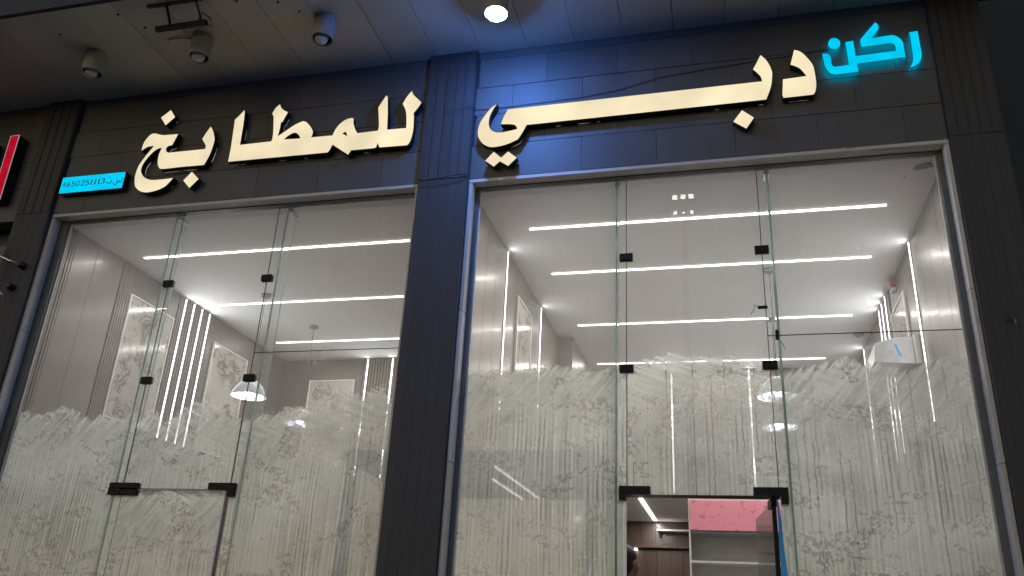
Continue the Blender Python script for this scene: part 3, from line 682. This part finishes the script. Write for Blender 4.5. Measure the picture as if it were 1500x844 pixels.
# ---------------------------------------------------------------- illuminated letters
LET = {
    'kh': [(-5.01, 5.784, 1),(-5.048, 5.663, 1),(-5.085, 5.658),(-5.108, 5.635),(-5.099, 5.6),(-5.072, 5.58, 1),(-4.67, 5.58, 1),(-4.669, 5.614),(-4.692, 5.65),(-4.726, 5.696, 1),(-4.698, 5.762),(-4.663, 5.829, 1),(-4.628, 5.78),(-4.595, 5.7),(-4.588, 5.649),(-4.597, 5.55),(-4.616, 5.472),(-4.643, 5.403, 1),(-4.894, 5.406, 1),(-5.091, 5.403),(-5.136, 5.424),(-5.165, 5.483),(-5.173, 5.572),(-5.157, 5.644, 1),(-5.2, 5.638),(-5.253, 5.599),(-5.3, 5.534),(-5.329, 5.474),(-5.332, 5.411),(-5.305, 5.359),(-5.257, 5.317),(-5.188, 5.292),(-5.087, 5.287),(-4.947, 5.291, 1),(-4.984, 5.243),(-5.029, 5.198),(-5.12, 5.167),(-5.217, 5.16),(-5.292, 5.185),(-5.348, 5.233),(-5.372, 5.291),(-5.383, 5.366),(-5.374, 5.453),(-5.347, 5.52),(-5.303, 5.598),(-5.253, 5.676, 1),(-5.328, 5.671),(-5.383, 5.634, 1),(-5.383, 5.709),(-5.36, 5.771),(-5.32, 5.816),(-5.27, 5.818),(-5.186, 5.791),(-5.11, 5.787)],
    'kh_dot1': [(-5.161, 6.078, 1),(-5.094, 5.989, 1),(-5.179, 5.902, 1),(-5.255, 6.001, 1)],
    'kh_dot2': [(-4.757, 5.34, 1),(-4.667, 5.254, 1),(-4.745, 5.166, 1),(-4.83, 5.253, 1)],
    'lm': [(-4.389, 5.412, 1),(-4.39, 5.562, 1),(-4.411, 5.878, 1),(-4.368, 5.926),(-4.33, 5.977, 1),(-4.319, 5.95, 1),(-4.307, 5.808, 1),(-4.299, 5.586, 1),(-3.976, 5.59, 1),(-3.967, 5.614),(-3.973, 5.702),(-3.998, 5.867, 1),(-4.019, 5.899, 1),(-3.996, 5.957),(-3.955, 5.999, 1),(-3.936, 5.959),(-3.902, 5.925),(-3.854, 5.898, 1),(-3.874, 5.848),(-3.894, 5.791, 1),(-3.909, 5.792, 1),(-3.908, 5.724),(-3.916, 5.637, 1),(-3.838, 5.692),(-3.765, 5.742),(-3.705, 5.769),(-3.67, 5.775),(-3.63, 5.751),(-3.585, 5.697),(-3.56, 5.651),(-3.559, 5.617),(-3.568, 5.589, 1),(-3.353, 5.586, 1),(-3.331, 5.653),(-3.292, 5.708),(-3.242, 5.743),(-3.188, 5.755),(-3.166, 5.744, 1),(-3.16, 5.693),(-3.134, 5.626),(-3.106, 5.583, 1),(-2.908, 5.588, 1),(-2.907, 5.654),(-2.936, 5.839, 1),(-2.905, 5.899),(-2.871, 5.963, 1),(-2.855, 5.938, 1),(-2.835, 5.765, 1),(-2.821, 5.588, 1),(-2.638, 5.585, 1),(-2.649, 5.703),(-2.666, 5.78),(-2.701, 5.849, 1),(-2.668, 5.92),(-2.625, 5.98, 1),(-2.607, 5.937),(-2.567, 5.892),(-2.52, 5.841, 1),(-2.544, 5.795),(-2.584, 5.735, 1),(-2.575, 5.665),(-2.57, 5.558),(-2.578, 5.481),(-2.594, 5.425),(-2.613, 5.404, 1),(-2.873, 5.409, 1),(-2.895, 5.458, 1),(-2.905, 5.415, 1),(-2.919, 5.407, 1),(-3.145, 5.407, 1),(-3.169, 5.364, 1),(-3.339, 5.488, 1),(-3.358, 5.434),(-3.376, 5.409, 1)],
    'lm_hole1': [(-3.845, 5.596, 1),(-3.81, 5.63),(-3.768, 5.655),(-3.732, 5.656),(-3.696, 5.627),(-3.676, 5.59, 1)],
    'lm_hole2': [(-3.258, 5.597, 1),(-3.224, 5.613, 1),(-3.203, 5.561, 1)],
    'ya': [(-1.71, 5.67, 1),(0.397, 5.684, 1),(0.389, 5.728),(0.366, 5.768),(0.334, 5.808, 1),(0.368, 5.876),(0.4, 5.942, 1),(0.437, 5.893),(0.463, 5.83),(0.478, 5.764),(0.475, 5.716),(0.46, 5.623),(0.417, 5.507, 1),(-1.537, 5.492, 1),(-1.562, 5.436),(-1.601, 5.365),(-1.619, 5.35),(-1.699, 5.318),(-1.784, 5.303),(-1.852, 5.307),(-1.912, 5.344),(-1.956, 5.409),(-1.968, 5.476),(-1.952, 5.564),(-1.912, 5.637),(-1.862, 5.705),(-1.815, 5.735, 1),(-1.846, 5.68),(-1.871, 5.61),(-1.875, 5.544),(-1.859, 5.492),(-1.822, 5.455),(-1.773, 5.441),(-1.706, 5.445),(-1.618, 5.459, 1),(-1.623, 5.482),(-1.646, 5.506),(-1.69, 5.517, 1),(-1.765, 5.525, 1),(-1.743, 5.601)],
    'ya_dots': [(-1.812, 5.254, 1),(-1.744, 5.189, 1),(-1.685, 5.244, 1),(-1.608, 5.175, 1),(-1.678, 5.103, 1),(-1.752, 5.155, 1),(-1.803, 5.109, 1),(-1.882, 5.173, 1)],
    'ba_dot': [(0.227, 5.428, 1),(0.314, 5.348, 1),(0.251, 5.254, 1),(0.155, 5.329, 1)],
    'dal': [(0.661, 5.956, 1),(0.709, 5.93),(0.754, 5.864),(0.789, 5.79),(0.799, 5.704),(0.8, 5.6),(0.787, 5.534),(0.769, 5.509, 1),(0.549, 5.506, 1),(0.541, 5.53, 1),(0.556, 5.682, 1),(0.733, 5.69, 1),(0.714, 5.732),(0.681, 5.779),(0.623, 5.816, 1)],
    'ra': [(1.523, 5.999, 1),(1.582, 6.003, 1),(1.583, 5.88),(1.584, 5.788),(1.573, 5.736),(1.551, 5.701),(1.517, 5.677),(1.487, 5.67, 1),(1.509, 5.707),(1.52, 5.751),(1.521, 5.804),(1.523, 5.889)],
    'kn': [(1.288, 6.134, 1),(1.305, 6.109),(1.307, 6.08),(1.298, 6.054),(1.246, 5.982, 1),(1.371, 5.991),(1.406, 5.987),(1.439, 5.963),(1.461, 5.926),(1.467, 5.882),(1.467, 5.77, 1),(1.117, 5.756, 1),(1.117, 5.681, 1),(0.983, 5.676),(0.944, 5.677),(0.91, 5.697),(0.887, 5.739),(0.876, 5.788),(0.871, 5.887, 1),(0.9, 5.883),(0.92, 5.868),(0.929, 5.843),(0.93, 5.78),(0.94, 5.757),(0.957, 5.749),(1.056, 5.753, 1),(1.05, 5.973, 1),(1.109, 5.979, 1),(1.112, 5.829, 1),(1.406, 5.837, 1),(1.408, 5.875),(1.4, 5.904),(1.381, 5.917),(1.363, 5.917),(1.164, 5.91, 1),(1.161, 5.943),(1.163, 5.983, 1),(1.224, 6.057)],
    'kn_dot': [(1.012, 5.966),(1.004, 5.939),(0.985, 5.922),(0.962, 5.918),(0.94, 5.929),(0.926, 5.951),(0.922, 5.979),(0.931, 6.005),(0.949, 6.023),(0.972, 6.027),(0.994, 6.016),(1.009, 5.994)],
    'plate': [(-6.219, 5.412, 1),(-5.506, 5.405, 1),(-5.503, 5.233, 1),(-6.222, 5.237, 1)],
    'plate_txt': [(-6.209, 5.304),(-5.712, 5.304),(-6.182, 5.358),(-5.692, 5.313),(-5.524, 5.32)],
    'red': [(-6.983, 5.941, 1),(-6.885, 5.944, 1),(-6.858, 5.241, 1),(-6.952, 5.236, 1)],
}
def smooth_poly(pts, sub=4):
    n = len(pts); P = [Vector((p[0], p[1])) for p in pts]; C = [len(p) > 2 for p in pts]; out = []
    for i in range(n):
        j = (i+1) % n
        out.append(P[i])
        if C[i] and C[j]: continue
        p0 = P[i] if C[i] else P[i-1]; p3 = P[j] if C[j] else P[(j+1) % n]
        p1, p2 = P[i], P[j]
        for k in range(1, sub):
            t = k/sub
            out.append(0.5*((2*p1)+(-p0+p2)*t+(2*p0-5*p1+4*p2-p3)*t*t+(-p0+3*p1-3*p2+p3)*t**3))
    return out
def offset(poly, d):
    n = len(poly); A = sum(poly[i].x*poly[(i+1) % n].y-poly[(i+1) % n].x*poly[i].y for i in range(n))
    s = 1 if A > 0 else -1; out = []
    for i in range(n):
        a, b = (poly[i]-poly[i-1]), (poly[(i+1) % n]-poly[i])
        a = a.normalized() if a.length > 1e-7 else Vector((1, 0)); b = b.normalized() if b.length > 1e-7 else a
        na, nb = Vector((a.y, -a.x))*s, Vector((b.y, -b.x))*s
        m = na+nb
        m = m/max(m.length_squared, 0.5)*2*0.5 if m.length > 1e-6 else na
        out.append(poly[i]+m*d)
    return out
def cap(name, loops, y, mat, parent):
    bm = bmesh.new(); off = wloc(parent); es = []
    for lp_ in loops:
        vs = [bm.verts.new((p.x-off.x, y-off.y, p.y-off.z)) for p in lp_]
        for i in range(len(vs)): es.append(bm.edges.new((vs[i], vs[(i+1) % len(vs)])))
    bmesh.ops.triangle_fill(bm, edges=es, use_beauty=True, use_dissolve=False)
    bmesh.ops.recalc_face_normals(bm, faces=bm.faces)
    me = bpy.data.meshes.new(name); bm.to_mesh(me); bm.free(); me.materials.append(mat)
    o = bpy.data.objects.new(name, me); COL.objects.link(o); o.parent = parent
    return o
def band(name, loops, y0, y1, mat, parent):
    mb = MB()
    for lp_ in loops:
        b = len(mb.v); n = len(lp_)
        mb.v += [(p.x, y0, p.y) for p in lp_]+[(p.x, y1, p.y) for p in lp_]
        mb.f += [(b+i, b+(i+1) % n, b+n+(i+1) % n, b+n+i) for i in range(n)]
    return mb.build(name, mat, parent)
YF, YB = -0.225, -0.166
def letter(keys, names, label, face, leak, side=None, cat="sign letter", group="illuminated letters over the windows"):
    allp = [p for k in keys for p in LET[k]]
    r = thing("sign_letter", (sum(p[0] for p in allp)/len(allp), YB, min(p[1] for p in allp)), label, cat, group)
    for k, nm in zip(keys, names):
        if nm == "hole": continue
        loops = [smooth_poly(LET[k])]+[smooth_poly(LET[h]) for h in HOLES.get(k, [])]
        big = [offset(loops[0], 0.006)]+[offset(h, -0.005) for h in loops[1:]]
        f = cap(nm, loops, YF, face, r)
        cap("backing", big, YF+0.004, M_SIDE, f)
        band("return", big, YF+0.0005, YB if side is None else YB-0.026, side or M_SIDE, f)
        if side is None: band("light_gap", [loops[0]], YB+0.001, YB+0.009, leak, f)
        else: cap("added_glow_back", [offset(loops[0], -0.004)]+loops[1:], YB-0.022, E_CYANB, f)  # glowing plate added behind the letter to spread cyan over the fascia
HOLES = {'lm': ['lm_hole1', 'lm_hole2']}
letter(['kh', 'kh_dot1', 'kh_dot2'], ["letter_face", "dot", "dot"], "leftmost cream lit letters with two diamond dots beside the blue number sign", E_CREAM, E_LEAK)
letter(['lm'], ["letter_face"], "cream lit run of joined letters with tall strokes left of the dark pier", E_CREAM, E_LEAK)
letter(['ya', 'ya_dots', 'ba_dot'], ["letter_face", "dot", "dot"], "cream lit letters with the long straight bar right of the dark pier", E_CREAM, E_LEAK)
letter(['dal'], ["letter_face"], "single cream lit bent letter next to the blue letters", E_CREAM, E_LEAK)
letter(['kn', 'kn_dot'], ["letter_face", "dot"], "bright cyan joined letters with a round dot at the right end of the sign", E_CYAN, E_CYANH, E_CYANS)
letter(['ra'], ["letter_face"], "rightmost bright cyan letter, a single curved stroke", E_CYAN, E_CYANH, E_CYANS)

# number sign
ns = thing("number_sign", (-5.86, -0.155, 5.235), "small cyan lit box sign with a dark ten-digit number", "sign")
nb = B(-6.226, -5.499, -0.222, -0.155, 5.230, 5.415).build("box", M_SIDE, ns)
B(-6.220, -5.505, -0.2265, -0.2225, 5.236, 5.409).build("lit_face", E_CYAN, ns)
o0 = wloc(ns); DG = {}
for ch, (u0, u1) in zip("4650251113", ((145, 213), (235, 310), (330, 405), (425, 502), (517, 600), (612, 692), (722, 748), (797, 823), (870, 896), (922, 1004))):
    cu = bpy.data.curves.new("digit", 'FONT'); cu.body = ch; cu.size = 0.09
    tmp = bpy.data.objects.new("digit_tmp", cu); COL.objects.link(tmp); bpy.context.view_layer.update()
    me = bpy.data.meshes.new_from_object(tmp.evaluated_get(bpy.context.evaluated_depsgraph_get()))
    COL.objects.unlink(tmp); bpy.data.objects.remove(tmp)
    xs = [v.co.x for v in me.vertices]; ys = [v.co.y for v in me.vertices]
    xa, xb = [-6.209+(u-140)*0.497/865 for u in (u0, u1)]
    for v in me.vertices:
        v.co = Vector((xa+(v.co.x-min(xs))/(max(xs)-min(xs))*(xb-xa), -0.2285, 5.297+(v.co.y-min(ys))/(max(ys)-min(ys))*0.064))-o0
    me.materials.clear(); me.materials.append(M_INK)
    dg = bpy.data.objects.new("digit", me); COL.objects.link(dg); dg.parent = ns
mb = MB()
mb.ribbon([(-5.693, 5.325), (-5.689, 5.309), (-5.675, 5.299), (-5.656, 5.296), (-5.642, 5.300), (-5.637, 5.308), (-5.643, 5.336)], 0.009, -0.2285)
mb.ribbon([(-5.525, 5.352), (-5.52, 5.306), (-5.528, 5.297), (-5.541, 5.30), (-5.547, 5.308), (-5.549, 5.323)], 0.009, -0.2285)
mb.ribbon([(-5.547, 5.308), (-5.552, 5.299), (-5.563, 5.30), (-5.569, 5.308), (-5.573, 5.327)], 0.009, -0.2287)
mb.ribbon([(-5.573, 5.327), (-5.57, 5.302), (-5.57, 5.286), (-5.576, 5.274), (-5.59, 5.274), (-5.60, 5.283), (-5.603, 5.295)], 0.009, -0.2289)
for dx, dz in ((-5.681, 5.361), (-5.663, 5.361), (-5.623, 5.304)):
    mb.quad(*[(dx+0.006*math.cos(a), -0.2285, dz+0.006*math.sin(a)) for a in [i*math.pi/4 for i in range(8)]])
mb.build("lettering", M_INK, ns)

# ---------------------------------------------------------------- neighbour to the left, wall to the right
nbld = thing("neighbour_shop", (-9.5, 0, 0), "dark neighbouring shop front at the left edge with a red letter", "building")
fascia(nbld, -12.5, -6.70, 5)
B(-12.5, -6.72, 0.05, 0.3, 0, ZB).build("shutter_wall", M_DARK, nbld)
for k in range(38): B(-12.4, -6.74, 0.02, 0.05, 0.1+k*0.125, 0.1+k*0.125+0.118).build("shutter_slat", M_FRAME, nbld, bevel=0.004)
B(-12.5, -6.705, -0.17, 0.0, ZB-0.05, ZB-0.002).build("ledge", M_FRAME, nbld)
def red_letter(pts, label):
    r = thing("sign_letter", (pts[0][0], -0.16, min(p[1] for p in pts)), label, "sign letter", "red letters of the neighbouring shop")
    P = [Vector(p) for p in pts]; big = [offset(P, 0.008)]
    f = cap("letter_face", [P], -0.275, E_RED, r)
    band("rim", big, -0.279, -0.268, E_RIM, f)
    band("return", big, -0.268, -0.16, M_SIDE, f)
    cap("backing", big, -0.270, M_SIDE, f)
red_letter([(-6.983, 5.941), (-6.885, 5.944), (-6.868, 5.20), (-7.45, 5.20), (-7.45, 5.32), (-6.966, 5.32)], "red lit letter stroke cut off by the left edge")
red_letter([(-7.35, 5.93), (-7.19, 5.90), (-7.15, 5.45), (-7.31, 5.45)], "second red letter barely showing at the left edge")
rb = thing("side_building", (5, 1.7, 0), "dark plain wall beyond the right-hand pier", "building")
B(2.07, 9, 1.6, 1.9, 0, 15.0).build("wall", M_DARK, rb)
B(2.07, 9, 1.55, 1.6, 0, 0.5).build("plinth", M_PAVE, rb)

# chrome arms at the left edge
br = thing("chrome_arm_bracket", (-6.5, -0.21, 4.3), "thin chrome arms on dark mounts beside the left pilaster", "bracket")
MB().tube([(-6.80, -0.30, 4.66), (-6.66, -0.29, 4.575), (-6.52, -0.27, 4.515), (-6.44, -0.245, 4.49)], [0.010, 0.010, 0.011, 0.012], 10).build("arm", M_CHROME, br, smooth=True)
MB().tube([(-6.70, -0.30, 4.70), (-6.63, -0.29, 4.46), (-6.52, -0.28, 4.22), (-6.46, -0.26, 4.10)], [0.009]*4, 10).build("arm", M_CHROME, br, smooth=True)
for (bx_, bz_) in ((-6.41, 4.48), (-6.46, 4.26)):
    MB().tube([(bx_, -0.27, bz_), (bx_, -0.19, bz_)], [0.028, 0.036], 14).build("mount", M_DARK, br)

# ---------------------------------------------------------------- canopy spotlights
M_LENS = mat_surface("frosted_lamp", (0.5, 0.5, 0.5), (0.6, 0.6, 0.58), (0.12, 0.2), bump=0.02)
def spot(x, y, label, lit=False):
    t = thing("canopy_spotlight", (x, y, ZS-0.22), label, "spotlight", "cylinder spotlights under the canopy")
    z = ZS-0.22
    MB().lathe((x, y, z), [(0.080, 0.015), (0.092, 0.0), (0.095, 0.004), (0.096, 0.16), (0.093, 0.165), (0.093, 0.175), (0.096, 0.18), (0.096, 0.218), (0.001, 0.219)], 32).build("body", M_FIX, t)
    MB().lathe((x, y, z), [(0.080, 0.015), (0.078, 0.05), (0.001, 0.052)], 32).build("reflector", M_DARK if not lit else M_CHROME, t)
    if lit: MB().lathe((x, y, z), [(0.001, -0.05), (0.035, -0.045), (0.062, -0.027), (0.078, 0.0), (0.079, 0.03)], 28).build("lamp", E_BLUE, t, smooth=True)
    if lit:
        ld = bpy.data.lights.new("beam", 'SPOT'); ld.energy = 80; ld.color = (0.13, 0.33, 1.0); ld.spot_size = math.radians(124); ld.spot_blend = 1.0; ld.shadow_soft_size = 0.04
        lo = bpy.data.objects.new("beam", ld); COL.objects.link(lo); lo.parent = t; lo.location = (0, 0, -0.056)
    if not lit: MB().lathe((x-0.01, y, z), [(0.001, -0.03), (0.03, -0.026), (0.052, -0.008), (0.060, 0.018), (0.055, 0.045)], 24).build("lamp", M_LENS, t, smooth=True)
E_BLUE = mat_emit("blue_white_bulb", (0.09, 0.28, 1.0), 540.0)
spot(-5.63, -0.80, "leftmost unlit cylinder spotlight under the canopy")
spot(-4.47, -0.82, "unlit cylinder spotlight just behind the black bracket")
spot(-3.24, -0.84, "unlit cylinder spotlight nearest the blue-lit area")
spot(-1.67, -0.87, "lit blue-white spotlight under the canopy", True)

bk = thing("canopy_bracket", (-4.45, -1.2, 6.2), "black angle-iron bracket with loose cable under the canopy", "bracket")
B(-4.70, -4.20, -1.165, -1.125, 6.215, 6.255).build("bar", M_BLACK, bk)
B(-4.72, -4.18, -1.30, -1.27, ZS-0.012, ZS-0.004).build("plate", M_DARK, bk)
MB().tube([(-4.56, -1.145, 6.25), (-4.53, -1.28, ZS-0.01)], 0.012, 8).build("rod", M_BLACK, bk)
MB().tube([(-4.25, -1.145, 6.25), (-4.24, -1.28, ZS-0.01)], 0.008, 8).build("rod", M_BLACK, bk)
MB().tube([(-4.22, -1.14, 6.235), (-4.17, -1.10, 6.22), (-4.19, -1.12, 6.30), (-4.24, -1.18, 6.32), (-4.27, -1.16, 6.27), (-4.22, -1.12, 6.25)], 0.006, 6).build("cable_loop", M_BLACK, bk)
MB().tube([(-4.82, -0.86, ZS-0.006), (-4.72, -0.88, ZS-0.012), (-4.64, -0.86, ZS-0.008), (-4.57, -0.84, ZS-0.01)], 0.004, 6).build("cable_tail", M_BLACK, bk)

# cables on the fascia
pts = [(-2.33, -0.216, 5.735), (-2.25, -0.220, 5.728), (-2.15, -0.222, 5.725), (-2.05, -0.215, 5.752), (-2.03, -0.160, 5.752), (-1.9, -0.156, 5.742), (-1.5, -0.158, 5.752), (-1.1, -0.157, 5.762), (-0.75, -0.157, 5.80), (-0.4, -0.157, 5.885), (0.0, -0.157, 5.915), (0.45, -0.157, 5.945), (0.95, -0.157, 5.972)]
tag(MB().tube(pts, 0.0028, 6).build("cable", M_DARK), "thin black cable strung along the fascia over the long-barred letters", "cable", "cables on the facade")
pts = [(0.95, -0.152, 5.052), (1.2, -0.13, 5.012), (1.42, -0.10, 5.006), (1.58, -0.09, 5.004), (1.64, -0.12, 5.018), (1.67, -0.155, 5.06)]
tag(MB().tube(pts, 0.004, 6).build("cable", M_FIX), "thin pale cable along the right window's top reveal", "cable", "cables on the facade")
pts = [(-2.485, -0.214, 5.055), (-2.42, -0.222, 5.035), (-2.3, -0.226, 5.042), (-2.2, -0.226, 5.052), (-2.08, -0.224, 5.062), (-2.035, -0.205, 5.066)]
tag(MB().tube(pts, 0.004, 6).build("cable", M_DARK), "short black cable crossing the middle pier at the window head", "cable", "cables on the facade")
hk = thing("wall_hook", (1.86, -0.2, 3.55), "small metal hook on the right-hand pier", "hook")
MB().tube([(1.85, -0.19, 3.61), (1.85, -0.24, 3.60), (1.853, -0.26, 3.57), (1.86, -0.25, 3.545), (1.865, -0.235, 3.555)], 0.006, 8).build("hook_rod", M_CHROME, hk)
B(1.83, 1.87, -0.193, -0.18, 3.585, 3.64).build("plate", M_DARK, hk)

# ---------------------------------------------------------------- person inside the open door
PX, PY = -0.805, 0.72
pr = thing("person", (PX, PY, ZF), "person with short black hair in dark clothes standing inside the open door", "person")
M_SKIN = mat_surface("skin", (0.30, 0.155, 0.10), (0.36, 0.19, 0.125), (0.45, 0.55), (20, 20, 20), bump=0.05)
M_HAIR = mat_surface("black_hair", (0.006, 0.005, 0.005), (0.014, 0.012, 0.011), (0.45, 0.6), (90, 90, 90), bump=0.6, bscale=220)
M_CLOTH = mat_surface("dark_navy_cloth", (0.012, 0.014, 0.022), (0.022, 0.025, 0.036), (0.8, 0.9), (40, 40, 40))
M_TROU = mat_surface("charcoal_trousers", (0.015, 0.015, 0.016), (0.025, 0.025, 0.026), (0.8, 0.9), (40, 40, 40))
YAW = math.radians(-30)       # faces into the shop, head turned right
def pt(x, y, z): return (PX+x*math.cos(YAW)-y*math.sin(YAW), PY+x*math.sin(YAW)+y*math.cos(YAW), ZF+z)
def blob(bm, c, r, seg=20, ring=14):
    m = Matrix.Translation(Vector(pt(*c))) @ Matrix.Rotation(YAW, 4, 'Z') @ Matrix.Diagonal((r[0], r[1], r[2], 1))
    bmesh.ops.create_uvsphere(bm, u_segments=seg, v_segments=ring, radius=1.0, matrix=m)
def limb(bm, pts, rs, n=14):
    mb = MB().tube([pt(*p) for p in pts], rs, n); vs = [bm.verts.new(v) for v in mb.v]
    for f in mb.f: bm.faces.new([vs[i] for i in f])
def remesh_obj(name, bm, mat, parent, voxel):
    off = wloc(parent); bmesh.ops.recalc_face_normals(bm, faces=bm.faces)
    for v in bm.verts: v.co -= off
    me = bpy.data.meshes.new(name); bm.to_mesh(me); bm.free(); me.materials.append(mat)
    o = bpy.data.objects.new(name, me); COL.objects.link(o); o.parent = parent
    m = o.modifiers.new("skin", 'REMESH'); m.mode = 'VOXEL'; m.voxel_size = voxel; m.use_smooth_shade = True
    s = o.modifiers.new("soft", 'SMOOTH'); s.factor = 0.5; s.iterations = 4
    return o
bm = bmesh.new()                                   # local: +y is forward
blob(bm, (0, -0.005, 1.665), (0.074, 0.093, 0.105)); blob(bm, (0, 0.045, 1.615), (0.058, 0.055, 0.075)); blob(bm, (0, 0.07, 1.57), (0.036, 0.03, 0.03))
blob(bm, (0, 0.10, 1.635), (0.013, 0.02, 0.025)); blob(bm, (0, 0.095, 1.588), (0.024, 0.012, 0.010))
for s in (-1, 1):
    blob(bm, (s*0.076, -0.008, 1.635), (0.010, 0.019, 0.032)); blob(bm, (s*0.03, 0.078, 1.655), (0.012, 0.012, 0.009)); blob(bm, (s*0.044, 0.055, 1.62), (0.024, 0.03, 0.03))
limb(bm, [(0, -0.012, 1.60), (0, -0.02, 1.50), (0, -0.02, 1.42)], [0.055, 0.056, 0.075])
limb(bm, [(0, -0.01, 1.44), (0, 0.0, 1.25), (0, 0.0, 1.0), (0, 0, 0.86)], [0.10, 0.135, 0.125, 0.14], 18)
for s in (-1, 1):
    blob(bm, (s*0.15, -0.01, 1.39), (0.085, 0.07, 0.065))
    limb(bm, [(s*0.19, -0.01, 1.38), (s*0.24, -0.02, 1.12), (s*0.235, 0.08, 0.90), (s*0.22, 0.12, 0.83)], [0.052, 0.043, 0.033, 0.027])
    limb(bm, [(s*0.09, 0, 0.92), (s*0.10, 0.01, 0.50), (s*0.10, -0.01, 0.09)], [0.088, 0.060, 0.042])
    limb(bm, [(s*0.10, -0.03, 0.045), (s*0.115, 0.17, 0.03)], [0.042, 0.034])
    blob(bm, (s*0.215, 0.14, 0.79), (0.020, 0.036, 0.045))
    for q, (dy, ln) in enumerate(((-0.026, .06), (-0.009, .075), (0.009, .078), (0.027, .068))):
        limb(bm, [(s*0.214, 0.145+dy, 0.765), (s*0.21, 0.15+dy, 0.765-ln*0.55), (s*0.198, 0.155+dy, 0.765-ln)], [0.0095, 0.009, 0.0075], 8)
    limb(bm, [(s*0.205, 0.17, 0.80), (s*0.19, 0.20, 0.775), (s*0.182, 0.205, 0.745)], [0.011, 0.010, 0.008], 8)
remesh_obj("body", bm, M_SKIN, pr, 0.008)
bm = bmesh.new()
blob(bm, (0, -0.022, 1.690), (0.082, 0.094, 0.092)); blob(bm, (0, -0.046, 1.630), (0.076, 0.066, 0.085)); blob(bm, (0, -0.05, 1.58), (0.055, 0.04, 0.05))
remesh_obj("hair", bm, M_HAIR, pr, 0.008)
bm = bmesh.new()
limb(bm, [(0, -0.015, 1.485), (0, -0.01, 1.44), (0, 0.0, 1.25), (0, 0.0, 1.0), (0, 0, 0.82)], [0.078, 0.118, 0.155, 0.148, 0.162], 22)
for s in (-1, 1):
    blob(bm, (s*0.15, -0.01, 1.385), (0.10, 0.085, 0.078))
    limb(bm, [(s*0.19, -0.01, 1.385), (s*0.243, -0.02, 1.12), (s*0.237, 0.07, 0.92)], [0.068, 0.058, 0.046])
remesh_obj("shirt", bm, M_CLOTH, pr, 0.010)
mb = MB()
cpts = [pt(0.068*math.sin(a), -0.017-0.068*math.cos(a), 1.492-0.012*math.cos(a)) for a in [i*2*math.pi/18 for i in range(18)]]
MB().tube(cpts+[cpts[0]], 0.009, 8).build("collar", M_WHITE, pr, smooth=True)
bm = bmesh.new()
for s in (-1, 1): limb(bm, [(s*0.085, 0, 0.93), (s*0.10, 0.01, 0.50), (s*0.10, -0.01, 0.06)], [0.112, 0.085, 0.070])
limb(bm, [(0, 0, 0.98), (0, 0, 0.82)], [0.155, 0.165], 20)
remesh_obj("trousers", bm, M_TROU, pr, 0.010)
for s in (-1, 1):
    bm = bmesh.new(); limb(bm, [(s*0.10, -0.055, 0.05), (s*0.108, 0.06, 0.048), (s*0.117, 0.19, 0.035)], [0.046, 0.046, 0.037]); remesh_obj("shoe", bm, M_BLACK, pr, 0.008)

# ---------------------------------------------------------------- floodlight mast across the street (mirrored in the right window)
fm = thing("floodlight_mast", (-1.15, -20.0, 0.0), "tall floodlight mast whose six lamps mirror in the right window", "floodlight")
MB().tube([(-1.15, -20.3, 0), (-1.15, -20.3, 16.6)], [0.16, 0.08], 12).build("pole", M_FRAME, fm)
for zz in (15.86, 15.24): B(-1.85, -0.45, -20.26, -20.20, zz, zz+0.07).build("crossbar", M_FRAME, fm)
for dx in (-0.28, 0.0, 0.28):
    for zz, s in ((15.89, 0.085), (15.27, 0.06)):
        if zz < 15.5 and dx == 0.0: s = 0.035
        h = B(-1.15+dx-s-0.03, -1.15+dx+s+0.03, -20.20, -20.08, zz-s-0.03, zz+s+0.03).build("lamp_housing", M_DARK, fm)
        B(-1.15+dx-s, -1.15+dx+s, -20.08, -20.07, zz-s, zz+s).build("lens", E_FLOOD, h)

# canopy opposite with two tube lights (they mirror in the whitewashed pane of the right window)
oc = thing("opposite_canopy", (-5.8, -16.5, 0.0), "canopy across the street whose two tube lights mirror in the glass", "canopy")
B(-9.5, -3.0, -19.2, -13.2, 5.30, 5.55).build("slab", M_PLANK, oc)
for cx in (-9.3, -3.2):
    for cy in (-18.9, -13.5): B(cx-0.12, cx+0.12, cy-0.12, cy+0.12, 0.0, 5.30).build("post", M_FRAME, oc)
for tx, ya, yb in ((-5.53, -18.4, -13.5), (-6.07, -18.6, -15.2)):
    B(tx-0.05, tx+0.05, ya-0.03, yb+0.03, 5.24, 5.30).build("tube_fitting", M_WHITE, oc)
    MB().tube([(tx, ya, 5.21), (tx, yb, 5.21)], 0.028, 10).build("tube_light", E_TUBE, oc)
